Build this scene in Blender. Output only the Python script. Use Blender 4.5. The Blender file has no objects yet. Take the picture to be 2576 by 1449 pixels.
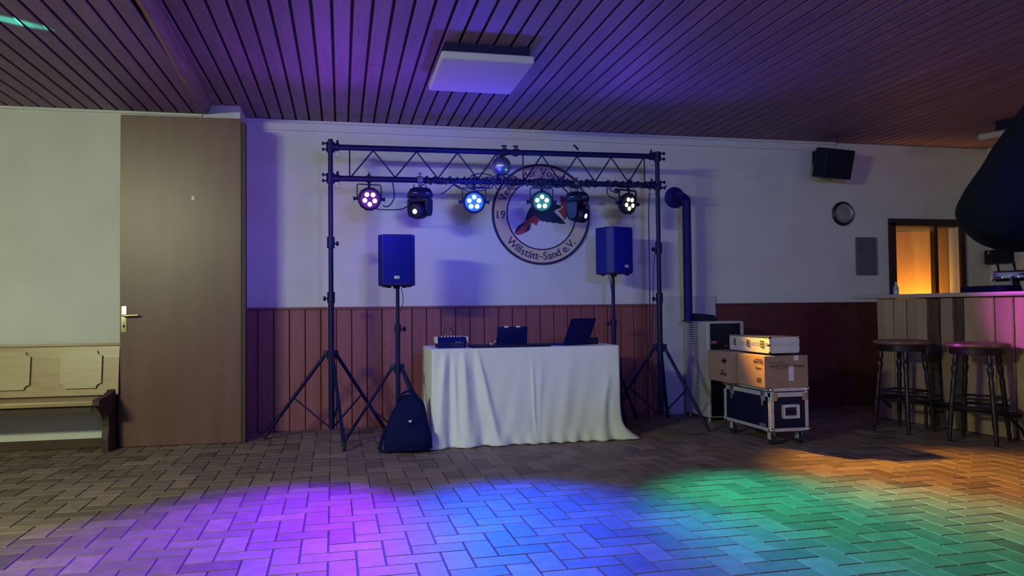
import bpy, bmesh, math, random
from mathutils import Vector, Matrix, Euler
random.seed(7)
C = bpy.context.scene.collection
SC = bpy.context.scene
PI = math.pi

# ------------------------------------------------------------------ camera
YAW, PITCH, ROLL, F = .2191, .0276, -.0109, 1930.0
CAM = Vector((0, -6.971, 1.035))
fw = Vector((math.sin(YAW)*math.cos(PITCH), math.cos(YAW)*math.cos(PITCH), math.sin(PITCH)))
rt0 = Vector((math.cos(YAW), -math.sin(YAW), 0)); up0 = rt0.cross(fw)
rt = rt0*math.cos(ROLL)+up0*math.sin(ROLL); up = up0*math.cos(ROLL)-rt0*math.sin(ROLL)
cd = bpy.data.cameras.new('camera'); cam = bpy.data.objects.new('camera', cd); C.objects.link(cam)
cd.sensor_width = 36; cd.lens = F/2576*36; cd.clip_start = .05
m = Matrix.Identity(4)
for i in range(3): m[i][0] = rt[i]; m[i][1] = up[i]; m[i][2] = -fw[i]; m[i][3] = CAM[i]
cam.matrix_world = m
SC.camera = cam

# ------------------------------------------------------------------ world, exposure
w = bpy.data.worlds.new('world'); SC.world = w; w.use_nodes = True
w.node_tree.nodes['Background'].inputs[0].default_value = (.02, .02, .05, 1)
w.node_tree.nodes['Background'].inputs[1].default_value = .3
SC.view_settings.view_transform = 'Standard'; SC.view_settings.look = 'None'
SC.view_settings.gamma = 1; SC.view_settings.exposure = 0
SC.view_settings.use_curve_mapping = False

# ------------------------------------------------------------------ lights
def lamp(name, kind, loc, col, power, aim=None, **kw):
    d = bpy.data.lights.new(name, kind); d.color = col; d.energy = power
    for k, v in kw.items(): setattr(d, k, v)
    o = bpy.data.objects.new(name, d); C.objects.link(o); o.location = loc
    if aim is not None:
        o.rotation_euler = (Vector(aim)-Vector(loc)).to_track_quat('-Z', 'Y').to_euler()
    return o
KEY = (-3.0, -5.6, 2.40)
lamp('room_light', 'AREA', KEY, (1.0, 1.13, .68), 152, (-2.45, -4.4, 0), shape='RECTANGLE', size=.9, size_y=.25)
lamp('far_room_light', 'AREA', (6.0, -6.6, 2.4), (1.0, .93, .95), 8, (4.6, -2.5, 0), shape='RECTANGLE', size=.6, size_y=.3)
# par spots: position of the lens, floor target, colour, power
PARS = [((.226, -.64, 1.945), (-.50, -3.55, 0), (.17, .0, 1.0), 5200, 42, 'violet'),
        ((1.091, -.64, 1.937), (.85, -4.15, 0), (.0, .06, 1.0), 6500, 44, 'cyan blue'),
        ((1.677, -.64, 1.95), (2.5, -4.0, 0), (.0, 1.0, .55), 3200, 38, 'teal green'),
        ((2.459, -.64, 1.95), (3.75, -3.3, 0), (1.0, .45, .03), 2600, 46, 'warm white')]
for p, a, c, e, ang, nm in PARS:
    d = (Vector(a)-Vector(p)).normalized()
    lamp('par_beam', 'SPOT', Vector(p)+d*.1, c, e*.45, a, spot_size=math.radians(ang), spot_blend=1.0, shadow_soft_size=.045)
# added blue uplights for the ceiling, no such fixtures on the truss
for wx, wc, we in ((-.05, (.28, .06, 1.0), 30), (1.05, (.10, .06, 1.0), 24), (2.3, (.12, .06, 1.0), 26)):
    lamp('ceiling_fill', 'SPOT', (wx, -1.05, 1.90), wc, we, (wx+.1, -2.8, 2.72), spot_size=math.radians(150), spot_blend=1, shadow_soft_size=.06)
lamp('par_fill', 'POINT', (1.05, -1.02, 1.88), (.02, .03, 1.0), 21, shadow_soft_size=.07)  # added omni fill in front of the blue par
lamp('blue_fill', 'SPOT', (1.2, -8.3, 2.2), (.17, .2, 1.0), 500, (1.9, -.5, 1.6), spot_size=math.radians(64), spot_blend=1, shadow_soft_size=.2)  # added blue fill from behind the camera, fixture unseen
lamp('par_fill', 'POINT', (.10, -1.10, 1.86), (.40, .05, 1.0), 8, shadow_soft_size=.07)  # added violet fill near the leftmost par
lamp('par_fill', 'POINT', (1.70, -.84, 1.92), (.05, .6, .8), 1.5, shadow_soft_size=.07)  # added teal fill beside the third par
# moving heads
lamp('moving_beam', 'SPOT', (.535, -.80, 1.852), (.05, 1.0, .45), 4000, (-1.745, -2.335, 2.637), spot_size=math.radians(2.0), spot_blend=.3, shadow_soft_size=.02)
lamp('moving_beam', 'SPOT', (2.115, -.78, 1.80), (.80, .06, 1.0), 420, (5.12, -2.42, .92), spot_size=math.radians(20), spot_blend=1, shadow_soft_size=.02)
# red ceiling wash at the bar end, added doorway fill, warm side room lamp
lamp('red_wash', 'SPOT', (4.4, -6.2, 1.3), (1.0, .02, .12), 30, (5.2, -2.3, 2.7), spot_size=math.radians(30), spot_blend=1, shadow_soft_size=.1)
lamp('doorway_fill', 'SPOT', (6.0, .0, .74), (1.0, .46, .05), 62, (6.13, .42, 1.40), spot_size=math.radians(112), spot_blend=.8, shadow_soft_size=.06)  # added lamp hidden behind the counter, lights the leaves from below
lamp('side_room_lamp', 'POINT', (5.6, 1.4, 1.9), (1.0, .62, .22), 14, shadow_soft_size=.1)

# ------------------------------------------------------------------ materials
def mat(name, col, rough=.6, metal=0., col2=None, scale=8., stretch=(1, 1, 1), bump=0., emit=None, estr=0., rnd=0., detail=4, spec=.5, wave=0, attr=False, contrast=None, alpha=None, coat=0):
    M = bpy.data.materials.new(name); M.use_nodes = True
    nt = M.node_tree; N = nt.nodes; L = nt.links; b = N['Principled BSDF']
    b.inputs['Roughness'].default_value = rough; b.inputs['Metallic'].default_value = metal
    b.inputs['Specular IOR Level'].default_value = spec
    if coat: b.inputs['Coat Weight'].default_value = coat; b.inputs['Coat Roughness'].default_value = .25
    b.inputs['Base Color'].default_value = (*col, 1)
    if col2 is not None or bump:
        tc = N.new('ShaderNodeTexCoord'); mp = N.new('ShaderNodeMapping'); L.new(tc.outputs['Object'], mp.inputs[0])
        mp.inputs['Scale'].default_value = stretch
        no = N.new('ShaderNodeTexNoise'); no.inputs['Scale'].default_value = scale; no.inputs['Detail'].default_value = detail
        L.new(mp.outputs[0], no.inputs['Vector'])
        fac = no.outputs['Fac']
        if wave:
            wv = N.new('ShaderNodeTexWave'); wv.inputs['Scale'].default_value = wave; wv.inputs['Distortion'].default_value = 6
            wv.inputs['Detail'].default_value = 3; L.new(mp.outputs[0], wv.inputs['Vector'])
            mx = N.new('ShaderNodeMath'); mx.operation = 'MULTIPLY'; L.new(wv.outputs['Fac'], mx.inputs[0]); L.new(fac, mx.inputs[1])
            fac = mx.outputs[0]
        if col2 is not None:
            cr = N.new('ShaderNodeValToRGB'); cr.color_ramp.elements[0].color = (*col, 1); cr.color_ramp.elements[1].color = (*col2, 1)
            lo, hi = contrast or (.3, .7)
            cr.color_ramp.elements[0].position = lo; cr.color_ramp.elements[1].position = hi
            L.new(fac, cr.inputs[0]); L.new(cr.outputs[0], b.inputs['Base Color'])
            out = cr.outputs[0]
            if attr:
                at = N.new('ShaderNodeAttribute'); at.attribute_name = 'vary'
                mm = N.new('ShaderNodeMix'); mm.data_type = 'RGBA'; mm.blend_type = 'MULTIPLY'; mm.inputs[0].default_value = 1
                L.new(out, mm.inputs[6]); L.new(at.outputs['Color'], mm.inputs[7]); L.new(mm.outputs[2], b.inputs['Base Color'])
        if bump:
            bp = N.new('ShaderNodeBump'); bp.inputs['Strength'].default_value = bump; bp.inputs['Distance'].default_value = .004
            L.new(fac, bp.inputs['Height']); L.new(bp.outputs[0], b.inputs['Normal'])
    if emit is not None:
        b.inputs['Emission Color'].default_value = (*emit, 1); b.inputs['Emission Strength'].default_value = estr
    return M
MT = dict(
 plaster=mat('plaster', (.60, .60, .58), .9, col2=(.66, .66, .64), scale=3, bump=.25, detail=8),
 plaster2=mat('panel_plaster', (.50, .50, .49), .85, col2=(.55, .55, .54), scale=4, bump=.2),
 white_trim=mat('white_trim', (.62, .62, .60), .6),
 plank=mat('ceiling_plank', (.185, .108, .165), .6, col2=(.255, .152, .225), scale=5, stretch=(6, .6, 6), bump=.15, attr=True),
 plank_dark=mat('ceiling_gap', (.006, .005, .005), .9),
 tile=mat('clay_tile', (.160, .118, .100), .55, col2=(.225, .165, .140), scale=14, bump=.25, attr=True, detail=6, spec=.22),
 grout=mat('grout', (.055, .045, .04), .9, col2=(.08, .065, .055), scale=60),
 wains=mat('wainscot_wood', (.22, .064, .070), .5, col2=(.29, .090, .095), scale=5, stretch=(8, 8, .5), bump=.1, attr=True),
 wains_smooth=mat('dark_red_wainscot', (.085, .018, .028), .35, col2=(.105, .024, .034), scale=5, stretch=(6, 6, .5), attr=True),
 door=mat('door_veneer', (.105, .044, .040), .38, col2=(.148, .066, .058), scale=2.2, stretch=(4, 4, .5), bump=.10, detail=7),
 door_edge=mat('door_edge', (.05, .025, .02), .6),
 brass=mat('nickel_brass', (.80, .74, .50), .25, .9),
 black=mat('black_plastic', (.005, .006, .032), .55, spec=.25),  # black with a little blue glare veil tinted in
 navy=mat('blue_veil_black', (.006, .009, .15), .5, spec=.3),  # black speakers and flue, blue glare veil put into the colour
 truss=mat('blue_veil_truss', (.004, .005, .062), .45, spec=.25),  # black truss, its colour carries the blue glare veil
 grille=mat('speaker_grille', (.006, .010, .32), .7, bump=.3, scale=260, spec=.15),  # black mesh, strongest blue glare veil painted into the colour
 screen_back=mat('laptop_shell', (.003, .006, .085), .5, spec=.15),  # black shell with blue glare veil painted in
 steel=mat('brushed_steel', (.55, .55, .55), .3, .9),
 chrome=mat('chrome', (.85, .85, .85), .08, 1),
 alu=mat('aluminium', (.58, .57, .57), .42, .45, col2=(.70, .70, .68), scale=30, bump=.05),
 alu_sheet=mat('ribbed_aluminium', (.60, .62, .56), .45, .35, col2=(.66, .68, .62), scale=20),
 card=mat('cardboard', (.27, .17, .105), .85, col2=(.32, .205, .13), scale=12, bump=.1),
 ink=mat('carton_ink', (.05, .03, .03), .9),
 tape=mat('paper_tape', (.62, .58, .60), .6),
 laminate=mat('flight_case_laminate', (.006, .007, .030), .5, spec=.25, bump=.1, scale=120),
 rubber=mat('rubber', (.012, .012, .016), .8),
 cloth=mat('white_cloth', (.76, .79, .78), .95, col2=(.82, .85, .84), scale=90, bump=.12),
 bench=mat('bench_oak', (.30, .20, .10), .38, col2=(.40, .28, .145), scale=4, stretch=(1, 4, 9), bump=.06),
 plaque=mat('bench_plaque', (.38, .29, .165), .35, col2=(.45, .35, .21), scale=5, stretch=(.6, 4, 8), bump=.05),
 dark_wood=mat('dark_stained_wood', (.045, .022, .018), .7, col2=(.075, .038, .028), scale=6, stretch=(4, 4, .8)),
 black_wood=mat('black_stained_wood', (.010, .008, .012), .35, col2=(.020, .014, .016), scale=6),
 seat_wood=mat('stool_seat_wood', (.15, .075, .055), .35, col2=(.20, .10, .07), scale=8),
 beam=mat('rough_beam', (.20, .12, .10), .7, col2=(.34, .21, .16), scale=4, stretch=(5, .7, 5), bump=.5),
 heater=mat('heater_enamel', (.40, .39, .37), .35, col2=(.42, .41, .39), scale=2),
 dark_slot=mat('dark_slot', (.015, .015, .02), .8),
 glass_black=mat('black_glass', (.003, .003, .016), .4, spec=.2),
 red_label=mat('red_label', (.45, .08, .08), .5),
 slab=mat('bar_slab', (.32, .21, .12), .6, col2=(.50, .35, .20), scale=3, stretch=(2, 2, .35), bump=.35, attr=True, detail=8),
 slab_bark=mat('bar_bark', (.05, .028, .018), .85, col2=(.12, .075, .045), scale=9, stretch=(2, 2, .7), bump=.9, detail=8),
 counter=mat('counter_top', (.42, .34, .30), .35, col2=(.48, .39, .34), scale=4, stretch=(4, .6, 1)),
 lampshade=mat('opal_diffuser', (.50, .50, .46), .8, spec=.2),
 tan=mat('emblem_band', (.62, .47, .35), .8),
 emblem_white=mat('emblem_white', (.62, .62, .61), .85),
 emblem_black=mat('emblem_black', (.008, .008, .06), .6),
 bird=mat('bird_dark', (.006, .018, .075), .7),
 bird_red=mat('bird_red', (.30, .035, .06), .7, col2=(.38, .06, .07), scale=30),
 bag=mat('bag_fabric', (.004, .007, .06), .9, spec=.15, bump=.5, scale=40),
 mark=mat('pale_mark', (.7, .72, .66), .5),
 jacket=mat('jacket_fabric', (.0022, .0032, .0060), .95, col2=(.0036, .005, .009), scale=9, bump=.8, spec=.1),
 skin=mat('skin', (.45, .27, .19), .5),
 hair=mat('hair', (.04, .025, .018), .6),
 trousers=mat('trousers', (.02, .022, .03), .85),
 frame=mat('dark_door_frame', (.022, .010, .010), .45),
 orange=mat('leaf_veneer', (.62, .36, .13), .5, col2=(.75, .45, .17), scale=4, stretch=(4, 4, .5)),
 clock=mat('clock_face', (.38, .36, .42), .25, .6),
 grey_box=mat('grey_box', (.11, .11, .15), .6),
 cable=mat('cable_rubber', (.004, .006, .05), .5),
 mirror=mat('mirror_tile', (.30, .32, .48), .32, .9),
 clear_blue=mat('blue_glass', (.35, .5, .62), .1, .2),
 screw=mat('lock_metal', (.75, .65, .30), .22, .95),
)
def emat(name, col, s): return mat(name, (.02, .02, .02), .4, emit=col, estr=s)

# ------------------------------------------------------------------ mesh helpers
class MB:
    def __init__(s): s.bm = bmesh.new(); s.vary = None
    def _col(s, faces, v):
        if s.vary is None: s.vary = s.bm.loops.layers.float_color.new('vary')
        for f in faces:
            for l in f.loops: l[s.vary] = (v, v, v, 1) if not isinstance(v, tuple) else (*v, 1)
    def box(s, a, b, bev=0, rot=None, seg=2, v=None, M=None):
        c = (Vector(a)+Vector(b))/2; d = Vector(b)-Vector(a)
        r = bmesh.ops.create_cube(s.bm, size=1)
        vs = r['verts']
        bmesh.ops.scale(s.bm, vec=d, verts=vs)
        if bev:
            es = list({e for x in vs for e in x.link_edges})
            g = bmesh.ops.bevel(s.bm, geom=es, offset=bev, segments=seg, affect='EDGES', profile=.6)
            vs = list({x for f in g['faces'] for x in f.verts} | {x for x in vs if x.is_valid})
        T = Matrix.Translation(c)
        if rot is not None: T = T @ (rot if isinstance(rot, Matrix) else Euler(rot).to_matrix().to_4x4())
        if M is not None: T = M @ T
        bmesh.ops.transform(s.bm, matrix=T, verts=vs)
        if v is not None: s._col({f for x in vs for f in x.link_faces}, v)
        return s
    def cyl(s, p, q, r, r2=None, n=20, caps=True):
        p = Vector(p); q = Vector(q); r2 = r if r2 is None else r2
        d = q-p
        g = bmesh.ops.create_cone(s.bm, cap_ends=caps, segments=n, radius1=r, radius2=r2, depth=d.length)
        T = Matrix.Translation((p+q)/2) @ d.to_track_quat('Z', 'Y').to_matrix().to_4x4()
        bmesh.ops.transform(s.bm, matrix=T, verts=g['verts']); return s
    def sph(s, c, r, sc=(1, 1, 1), u=20, v=12, rot=None):
        g = bmesh.ops.create_uvsphere(s.bm, u_segments=u, v_segments=v, radius=r)
        T = Matrix.Translation(c) @ (rot or Matrix.Identity(4)) @ Matrix.Diagonal((*sc, 1))
        bmesh.ops.transform(s.bm, matrix=T, verts=g['verts']); return s
    def tube(s, pts, r, n=8, closed=False, r_end=None):
        pts = [Vector(p) for p in pts]; rings = []; N = len(pts); prev = None
        for i, p in enumerate(pts):
            if closed: t = pts[(i+1) % N]-pts[i-1]
            else: t = pts[min(i+1, N-1)]-pts[max(i-1, 0)]
            t.normalize()
            if prev is None: a = t.orthogonal().normalized()
            else: a = (prev-t*prev.dot(t)).normalized()
            prev = a; b = t.cross(a)
            rr = r if r_end is None else r+(r_end-r)*i/(N-1)
            rings.append([s.bm.verts.new(p+rr*(a*math.cos(k*2*PI/n)+b*math.sin(k*2*PI/n))) for k in range(n)])
        for i in range(N if closed else N-1):
            A = rings[i]; B = rings[(i+1) % N]
            for k in range(n): s.bm.faces.new((A[k], A[(k+1) % n], B[(k+1) % n], B[k]))
        if not closed:
            s.bm.faces.new(rings[0][::-1]); s.bm.faces.new(rings[-1])
        return s
    def lathe(s, prof, c=(0, 0, 0), n=32, rot=None):
        T = Matrix.Translation(c) @ (rot or Matrix.Identity(4)); rings = []
        for r, z in prof:
            rings.append([s.bm.verts.new(T @ Vector((r*math.cos(k*2*PI/n), r*math.sin(k*2*PI/n), z))) for k in range(n)])
        for A, B in zip(rings, rings[1:]):
            for k in range(n): s.bm.faces.new((A[k], A[(k+1) % n], B[(k+1) % n], B[k]))
        s.bm.faces.new(rings[0][::-1]); s.bm.faces.new(rings[-1]); return s
    def prism(s, poly, h, T=None, bev=0):
        """poly in XY, extruded +Z by h, then transformed by T"""
        T = T or Matrix.Identity(4)
        vs = [s.bm.verts.new((x, y, 0)) for x, y in poly]
        f = s.bm.faces.new(vs); g = bmesh.ops.extrude_face_region(s.bm, geom=[f])
        nv = [x for x in g['geom'] if isinstance(x, bmesh.types.BMVert)]
        bmesh.ops.translate(s.bm, vec=(0, 0, h), verts=nv)
        allv = vs+nv
        bmesh.ops.transform(s.bm, matrix=T, verts=allv); return s
    def loft(s, secs, cap=True):
        rings = [[s.bm.verts.new(p) for p in sec] for sec in secs]; n = len(rings[0])
        for A, B in zip(rings, rings[1:]):
            for k in range(n): s.bm.faces.new((A[k], A[(k+1) % n], B[(k+1) % n], B[k]))
        if cap: s.bm.faces.new(rings[0][::-1]); s.bm.faces.new(rings[-1])
        return s
    def build(s, name, material, parent=None, smooth=True, kind=None, ang=35, loc=None):
        bmesh.ops.recalc_face_normals(s.bm, faces=s.bm.faces)
        me = bpy.data.meshes.new(name); 
        if smooth:
            for f in s.bm.faces: f.smooth = True
            for e in s.bm.edges:
                if len(e.link_faces) == 2 and e.calc_face_angle(0) > math.radians(ang): e.smooth = False
        s.bm.to_mesh(me); s.bm.free()
        o = bpy.data.objects.new(name, me); C.objects.link(o)
        me.materials.append(MT[material] if isinstance(material, str) else material)
        if parent is not None: o.parent = parent
        if loc is not None: o.location = loc
        if kind: o['kind'] = kind
        return o
def thing(name, label, cat, loc=(0, 0, 0), rz=0, group=None):
    o = bpy.data.objects.new(name, None); C.objects.link(o); o.location = loc; o.rotation_euler = (0, 0, rz)
    o.empty_display_size = .05
    o['label'] = label; o['category'] = cat
    if group: o['group'] = group
    return o
def tag(o, label, cat, group=None):
    o['label'] = label; o['category'] = cat
    if group: o['group'] = group
    return o
def copy_tree(o, parent=None, label=None):
    c = o.copy(); C.objects.link(c)
    if parent is not None: c.parent = parent
    if label: c['label'] = label
    for ch in [x for x in bpy.data.objects if x.parent == o]: copy_tree(ch, c)
    return c
def B(a, b, **k): return MB().box(a, b, **k)
def arc(c, r, a0, a1, n, plane='xz'):
    out = []
    for i in range(n+1):
        t = a0+(a1-a0)*i/n
        x, y = r*math.cos(t), r*math.sin(t)
        out.append((c[0]+x, c[1], c[2]+y) if plane == 'xz' else ((c[0], c[1]+x, c[2]+y) if plane == 'yz' else (c[0]+x, c[1]+y, c[2])))
    return out
def smooth_path(pts, n=8):
    P = [Vector(p) for p in pts]; out = []
    for i in range(len(P)-1):
        p0 = P[max(i-1, 0)]; p1 = P[i]; p2 = P[i+1]; p3 = P[min(i+2, len(P)-1)]
        for k in range(n):
            t = k/n
            out.append(.5*((2*p1)+(p2-p0)*t+(2*p0-5*p1+4*p2-p3)*t*t+(3*p1-p0-3*p2+p3)*t**3))
    out.append(P[-1]); return out
def text_into(mb, txt, size, T, depth=.002, align='CENTER'):
    cu = bpy.data.curves.new('t', 'FONT'); cu.body = txt; cu.size = size; cu.extrude = depth; cu.align_x = align; cu.resolution_u = 3
    to = bpy.data.objects.new('t', cu); C.objects.link(to)
    dg = bpy.context.evaluated_depsgraph_get(); me = bpy.data.meshes.new_from_object(to.evaluated_get(dg))
    me.transform(T); mb.bm.from_mesh(me)
    bpy.data.objects.remove(to); bpy.data.curves.remove(cu); bpy.data.meshes.remove(me)

# ------------------------------------------------------------------ room shell
H = 2.715; XL, XR, YF, YB = -4.5, 6.85, -9.0, 0.0
# floor: herringbone of clay tiles
mb = MB(); W = .1165; GAP = .0032; ox, oy = -.29, -3.793
th = math.radians(.55); ct, st = math.cos(th), math.sin(th)
for i in range(-40, 66):
    for j in range(-48, 38):
        k = (i-j) % 4
        if k == 0: a, b, c, d = i, j, i+2, j+1
        elif k == 3: a, b, c, d = i, j, i+1, j+2
        else: continue
        x0, y0, x1, y1 = a*W+GAP, b*W+GAP, c*W-GAP, d*W-GAP
        if ox+x1 > XR+.1 or ox+x0 < XL-.1 or oy+y1 > .9 or oy+y0 < YF-.1: continue
        e = .0022; v = min(1.35, max(.58, random.gauss(.95, .17)))
        r_ = (v*random.uniform(.97, 1.05), v, v*random.uniform(.92, 1.02))
        ps = [(x0, y0), (x1, y0), (x1, y1), (x0, y1)]; pi_ = [(x0+e, y0+e), (x1-e, y0+e), (x1-e, y1-e), (x0+e, y1-e)]
        tz = random.uniform(-.0006, .0003)
        lo = [mb.bm.verts.new((ox+x*ct-y*st, oy+x*st+y*ct, -.004)) for x, y in ps]
        hi = [mb.bm.verts.new((ox+x*ct-y*st, oy+x*st+y*ct, tz)) for x, y in pi_]
        fs = [mb.bm.faces.new(hi)]+[mb.bm.faces.new((lo[q], lo[(q+1) % 4], hi[(q+1) % 4], hi[q])) for q in range(4)]
        mb._col(fs, r_)
fl = mb.build('floor', 'tile', kind='structure', smooth=False)
B((XL, YF, -.1), (XR+.3, 2.6, -.004)).build('floor_bed', 'grout', parent=fl)
# ceiling: planks running towards the back wall with open joints
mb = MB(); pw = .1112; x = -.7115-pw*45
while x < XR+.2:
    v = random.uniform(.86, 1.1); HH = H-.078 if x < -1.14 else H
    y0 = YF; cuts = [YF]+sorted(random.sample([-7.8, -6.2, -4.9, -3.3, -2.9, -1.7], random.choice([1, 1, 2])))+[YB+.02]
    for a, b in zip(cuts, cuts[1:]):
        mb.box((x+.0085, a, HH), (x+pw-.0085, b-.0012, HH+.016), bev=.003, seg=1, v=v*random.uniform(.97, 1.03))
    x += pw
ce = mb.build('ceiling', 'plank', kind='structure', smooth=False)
B((XL, YF, H+.017), (XR+.3, .2, H+.1)).build('ceiling_backing', 'plank_dark', parent=ce)
B((XL, YF, H-.061), (-1.09, .1, H+.017)).build('ceiling_backing', 'plank_dark', parent=ce)
# walls (solid, openings cut out by construction)
DX0, DX1, DZ = 5.655, 6.465, 1.895
mb = MB(); mb.box((-.80, 0, -.1), (DX0, .14, H+.05)); mb.box((DX0, 0, DZ), (DX1, .14, H+.05)); mb.box((DX1, 0, -.1), (XR+.2, .14, H+.05))
mb.build('wall_back', 'plaster', kind='structure', smooth=False)
B((XL-.2, -.42, -.1), (-.80, .14, H+.05)).build('wall_back_left', 'plaster', kind='structure', smooth=False)
B((XL-.2, YF, -.1), (XL, -.42, H+.05)).build('wall_left', 'plaster', kind='structure', smooth=False)
B((XR, YF, -.1), (XR+.2, 0, H+.05)).build('wall_right', 'plaster', kind='structure', smooth=False)
B((XL-.2, YF-.2, -.1), (XR+.2, YF, H+.05)).build('wall_front', 'plaster', kind='structure', smooth=False)
# white cornice along the back wall
mb = MB(); mb.box((-.80, -.022, 2.625), (4.97, 0, H-.001)); mb.box((-.80, -.045, 2.690), (4.97, -.022, H-.001), bev=.004)
mb.build('trim_1', 'white_trim', kind='structure', smooth=False)
B((-2.9, -.436, 2.615), (-1.09, -.42, H-.079), bev=.003).build('trim_2', 'white_trim', kind='structure', smooth=False)
B((XL, -.435, 0), (-1.70, -.42, .07), bev=.003).build('baseboard_back_left', 'dark_wood', kind='structure', smooth=False)
# wainscot left of the heater: vertical boards with a cap rail
mb = MB(); x = -.575-.1329*2
while x < 3.0:
    a = max(x+.003, -.80); b = min(x+.1329-.003, 3.0)
    if b > a: mb.box((a, -.018, 0), (b, 0, 1.05), bev=.004, seg=1, v=random.uniform(.9, 1.08))
    x += .1329
mb.box((-.80, -.026, 1.05), (3.0, 0, 1.072), bev=.003, v=.8)
mb.build('trim_3', 'wains', kind='structure', smooth=False)
B((-.80, -.004, 0), (3.0, -.001, 1.05)).build('trim_4', 'dark_slot', kind='structure', smooth=False)
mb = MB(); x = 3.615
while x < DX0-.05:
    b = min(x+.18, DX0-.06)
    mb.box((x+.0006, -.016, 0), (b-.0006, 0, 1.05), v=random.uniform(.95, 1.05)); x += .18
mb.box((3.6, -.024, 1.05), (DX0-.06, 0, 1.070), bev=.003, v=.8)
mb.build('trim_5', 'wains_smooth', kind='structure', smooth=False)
B((3.03, -.022, 0), (3.60, 0, 1.148), bev=.004).build('trim_6', 'plaster2', kind='structure', smooth=False)

# rough beam under the ceiling
mb = MB(); secs = []
for i in range(40):
    t = i/39; y = -.42-t*8.5
    cx = -1.072+.065*min(1, (y+.42)/-2.3)+.002*math.sin(y*9)
    wd = .055+.003*math.sin(y*5.3+1); dp = .072+.004*math.sin(y*3.1)
    secs.append([Vector((cx+wd*math.cos(a)*(1 if abs(math.sin(a)) < .3 else .92), y, H+.01-max(0, dp*1.25*math.sin(a)))) for a in [PI*k/10 for k in range(11)]]+[Vector((cx-wd*.9, y, H+.012)), Vector((cx+wd*.9, y, H+.012))])
mb.loft(secs).build('trim_7', 'beam', kind='structure')

# ------------------------------------------------------------------ tall door in the left wall
D = bpy.data.objects.new('door_1', None); C.objects.link(D); D['kind'] = 'structure'
D.location = (-1.225, -.505, 0); D.rotation_euler = (0, 0, math.radians(-2.0))
B((-.448, -.02, .004), (.448, .022, 2.585), bev=.002).build('door_leaf', 'door', D, smooth=False)
mb = MB(); mb.box((.449, -.012, .004), (.478, .075, 2.56)); mb.box((-.45, .024, .004), (.449, .07, 2.56)); mb.build('door_frame', 'door_edge', D, smooth=False)
hd = B((-.438, -.027, .888), (-.398, -.020, 1.092), bev=.003).build('handle_plate', 'brass', D)
mb = MB().tube(smooth_path([(-.418, -.022, 1.018), (-.418, -.062, 1.018), (-.405, -.070, 1.018), (-.36, -.071, 1.020), (-.305, -.068, 1.022)], 5), .0085, 10)
mb.build('handle', 'brass', hd)
mb = MB().cyl((-.418, -.0285, .938), (-.418, -.027, .938), .0085, n=14); mb.box((-.4215, -.0285, .922), (-.4145, -.027, .938)); mb.build('keyhole', 'dark_slot', hd)
B((.075, -.0215, 1.925), (.096, -.020, 1.955)).build('door_sticker', 'mark', D, smooth=False)

# ------------------------------------------------------------------ doorway behind the bar and the lit room beyond
mb = MB(); mb.box((DX0-.06, -.03, 0), (DX0+.012, .15, DZ+.0)); mb.box((DX1-.004, -.03, 0), (DX1+.06, .0, DZ)); mb.box((DX0-.06, -.03, DZ-.03), (DX1+.06, .15, DZ+.045))
Dr = mb.build('door_2', 'frame', kind='structure', smooth=False)
B((6.145, -.015, 0), (6.19, .045, DZ-.03)).build('mullion', 'frame', Dr, smooth=False)
def slab_between(a, b, z0, z1, t):
    a = Vector((*a, 0)); b = Vector((*b, 0)); d = (b-a); ang = math.atan2(d.y, d.x); c = (a+b)/2
    return MB().box((-d.length/2, -t/2, z0), (d.length/2, t/2, z1), M=Matrix.Translation((c.x, c.y, 0)) @ Matrix.Rotation(ang, 4, 'Z'))
slab_between((5.62, .52), (6.25, .17), 0, 1.835, .035).build('door_panel', 'orange', Dr, smooth=False)
slab_between((6.265, .172), (6.60, .172), 0, 1.86, .035).build('door_panel', 'orange', Dr, smooth=False)
mb = MB(); mb.box((4.4, .5, -.1), (4.5, 2.6, 2.5)); mb.box((4.4, 2.5, -.1), (7.6, 2.6, 2.5)); mb.box((7.5, .14, -.1), (7.6, 2.6, 2.5)); mb.box((4.4, .14, -.1), (4.5, .5, 2.5))
mb.build('wall_side_room', 'plaster', kind='structure', smooth=False)
mb = MB(); y = .16
while y < 2.5: mb.box((4.4, y, 2.3), (7.6, y+.105, 2.33), bev=.003, seg=1, v=1.); y += .115
mb.box((4.4, .14, 2.34), (7.6, 2.6, 2.4), v=.3)
mb.build('ceiling_side_room', 'orange', kind='structure', smooth=False)

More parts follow.
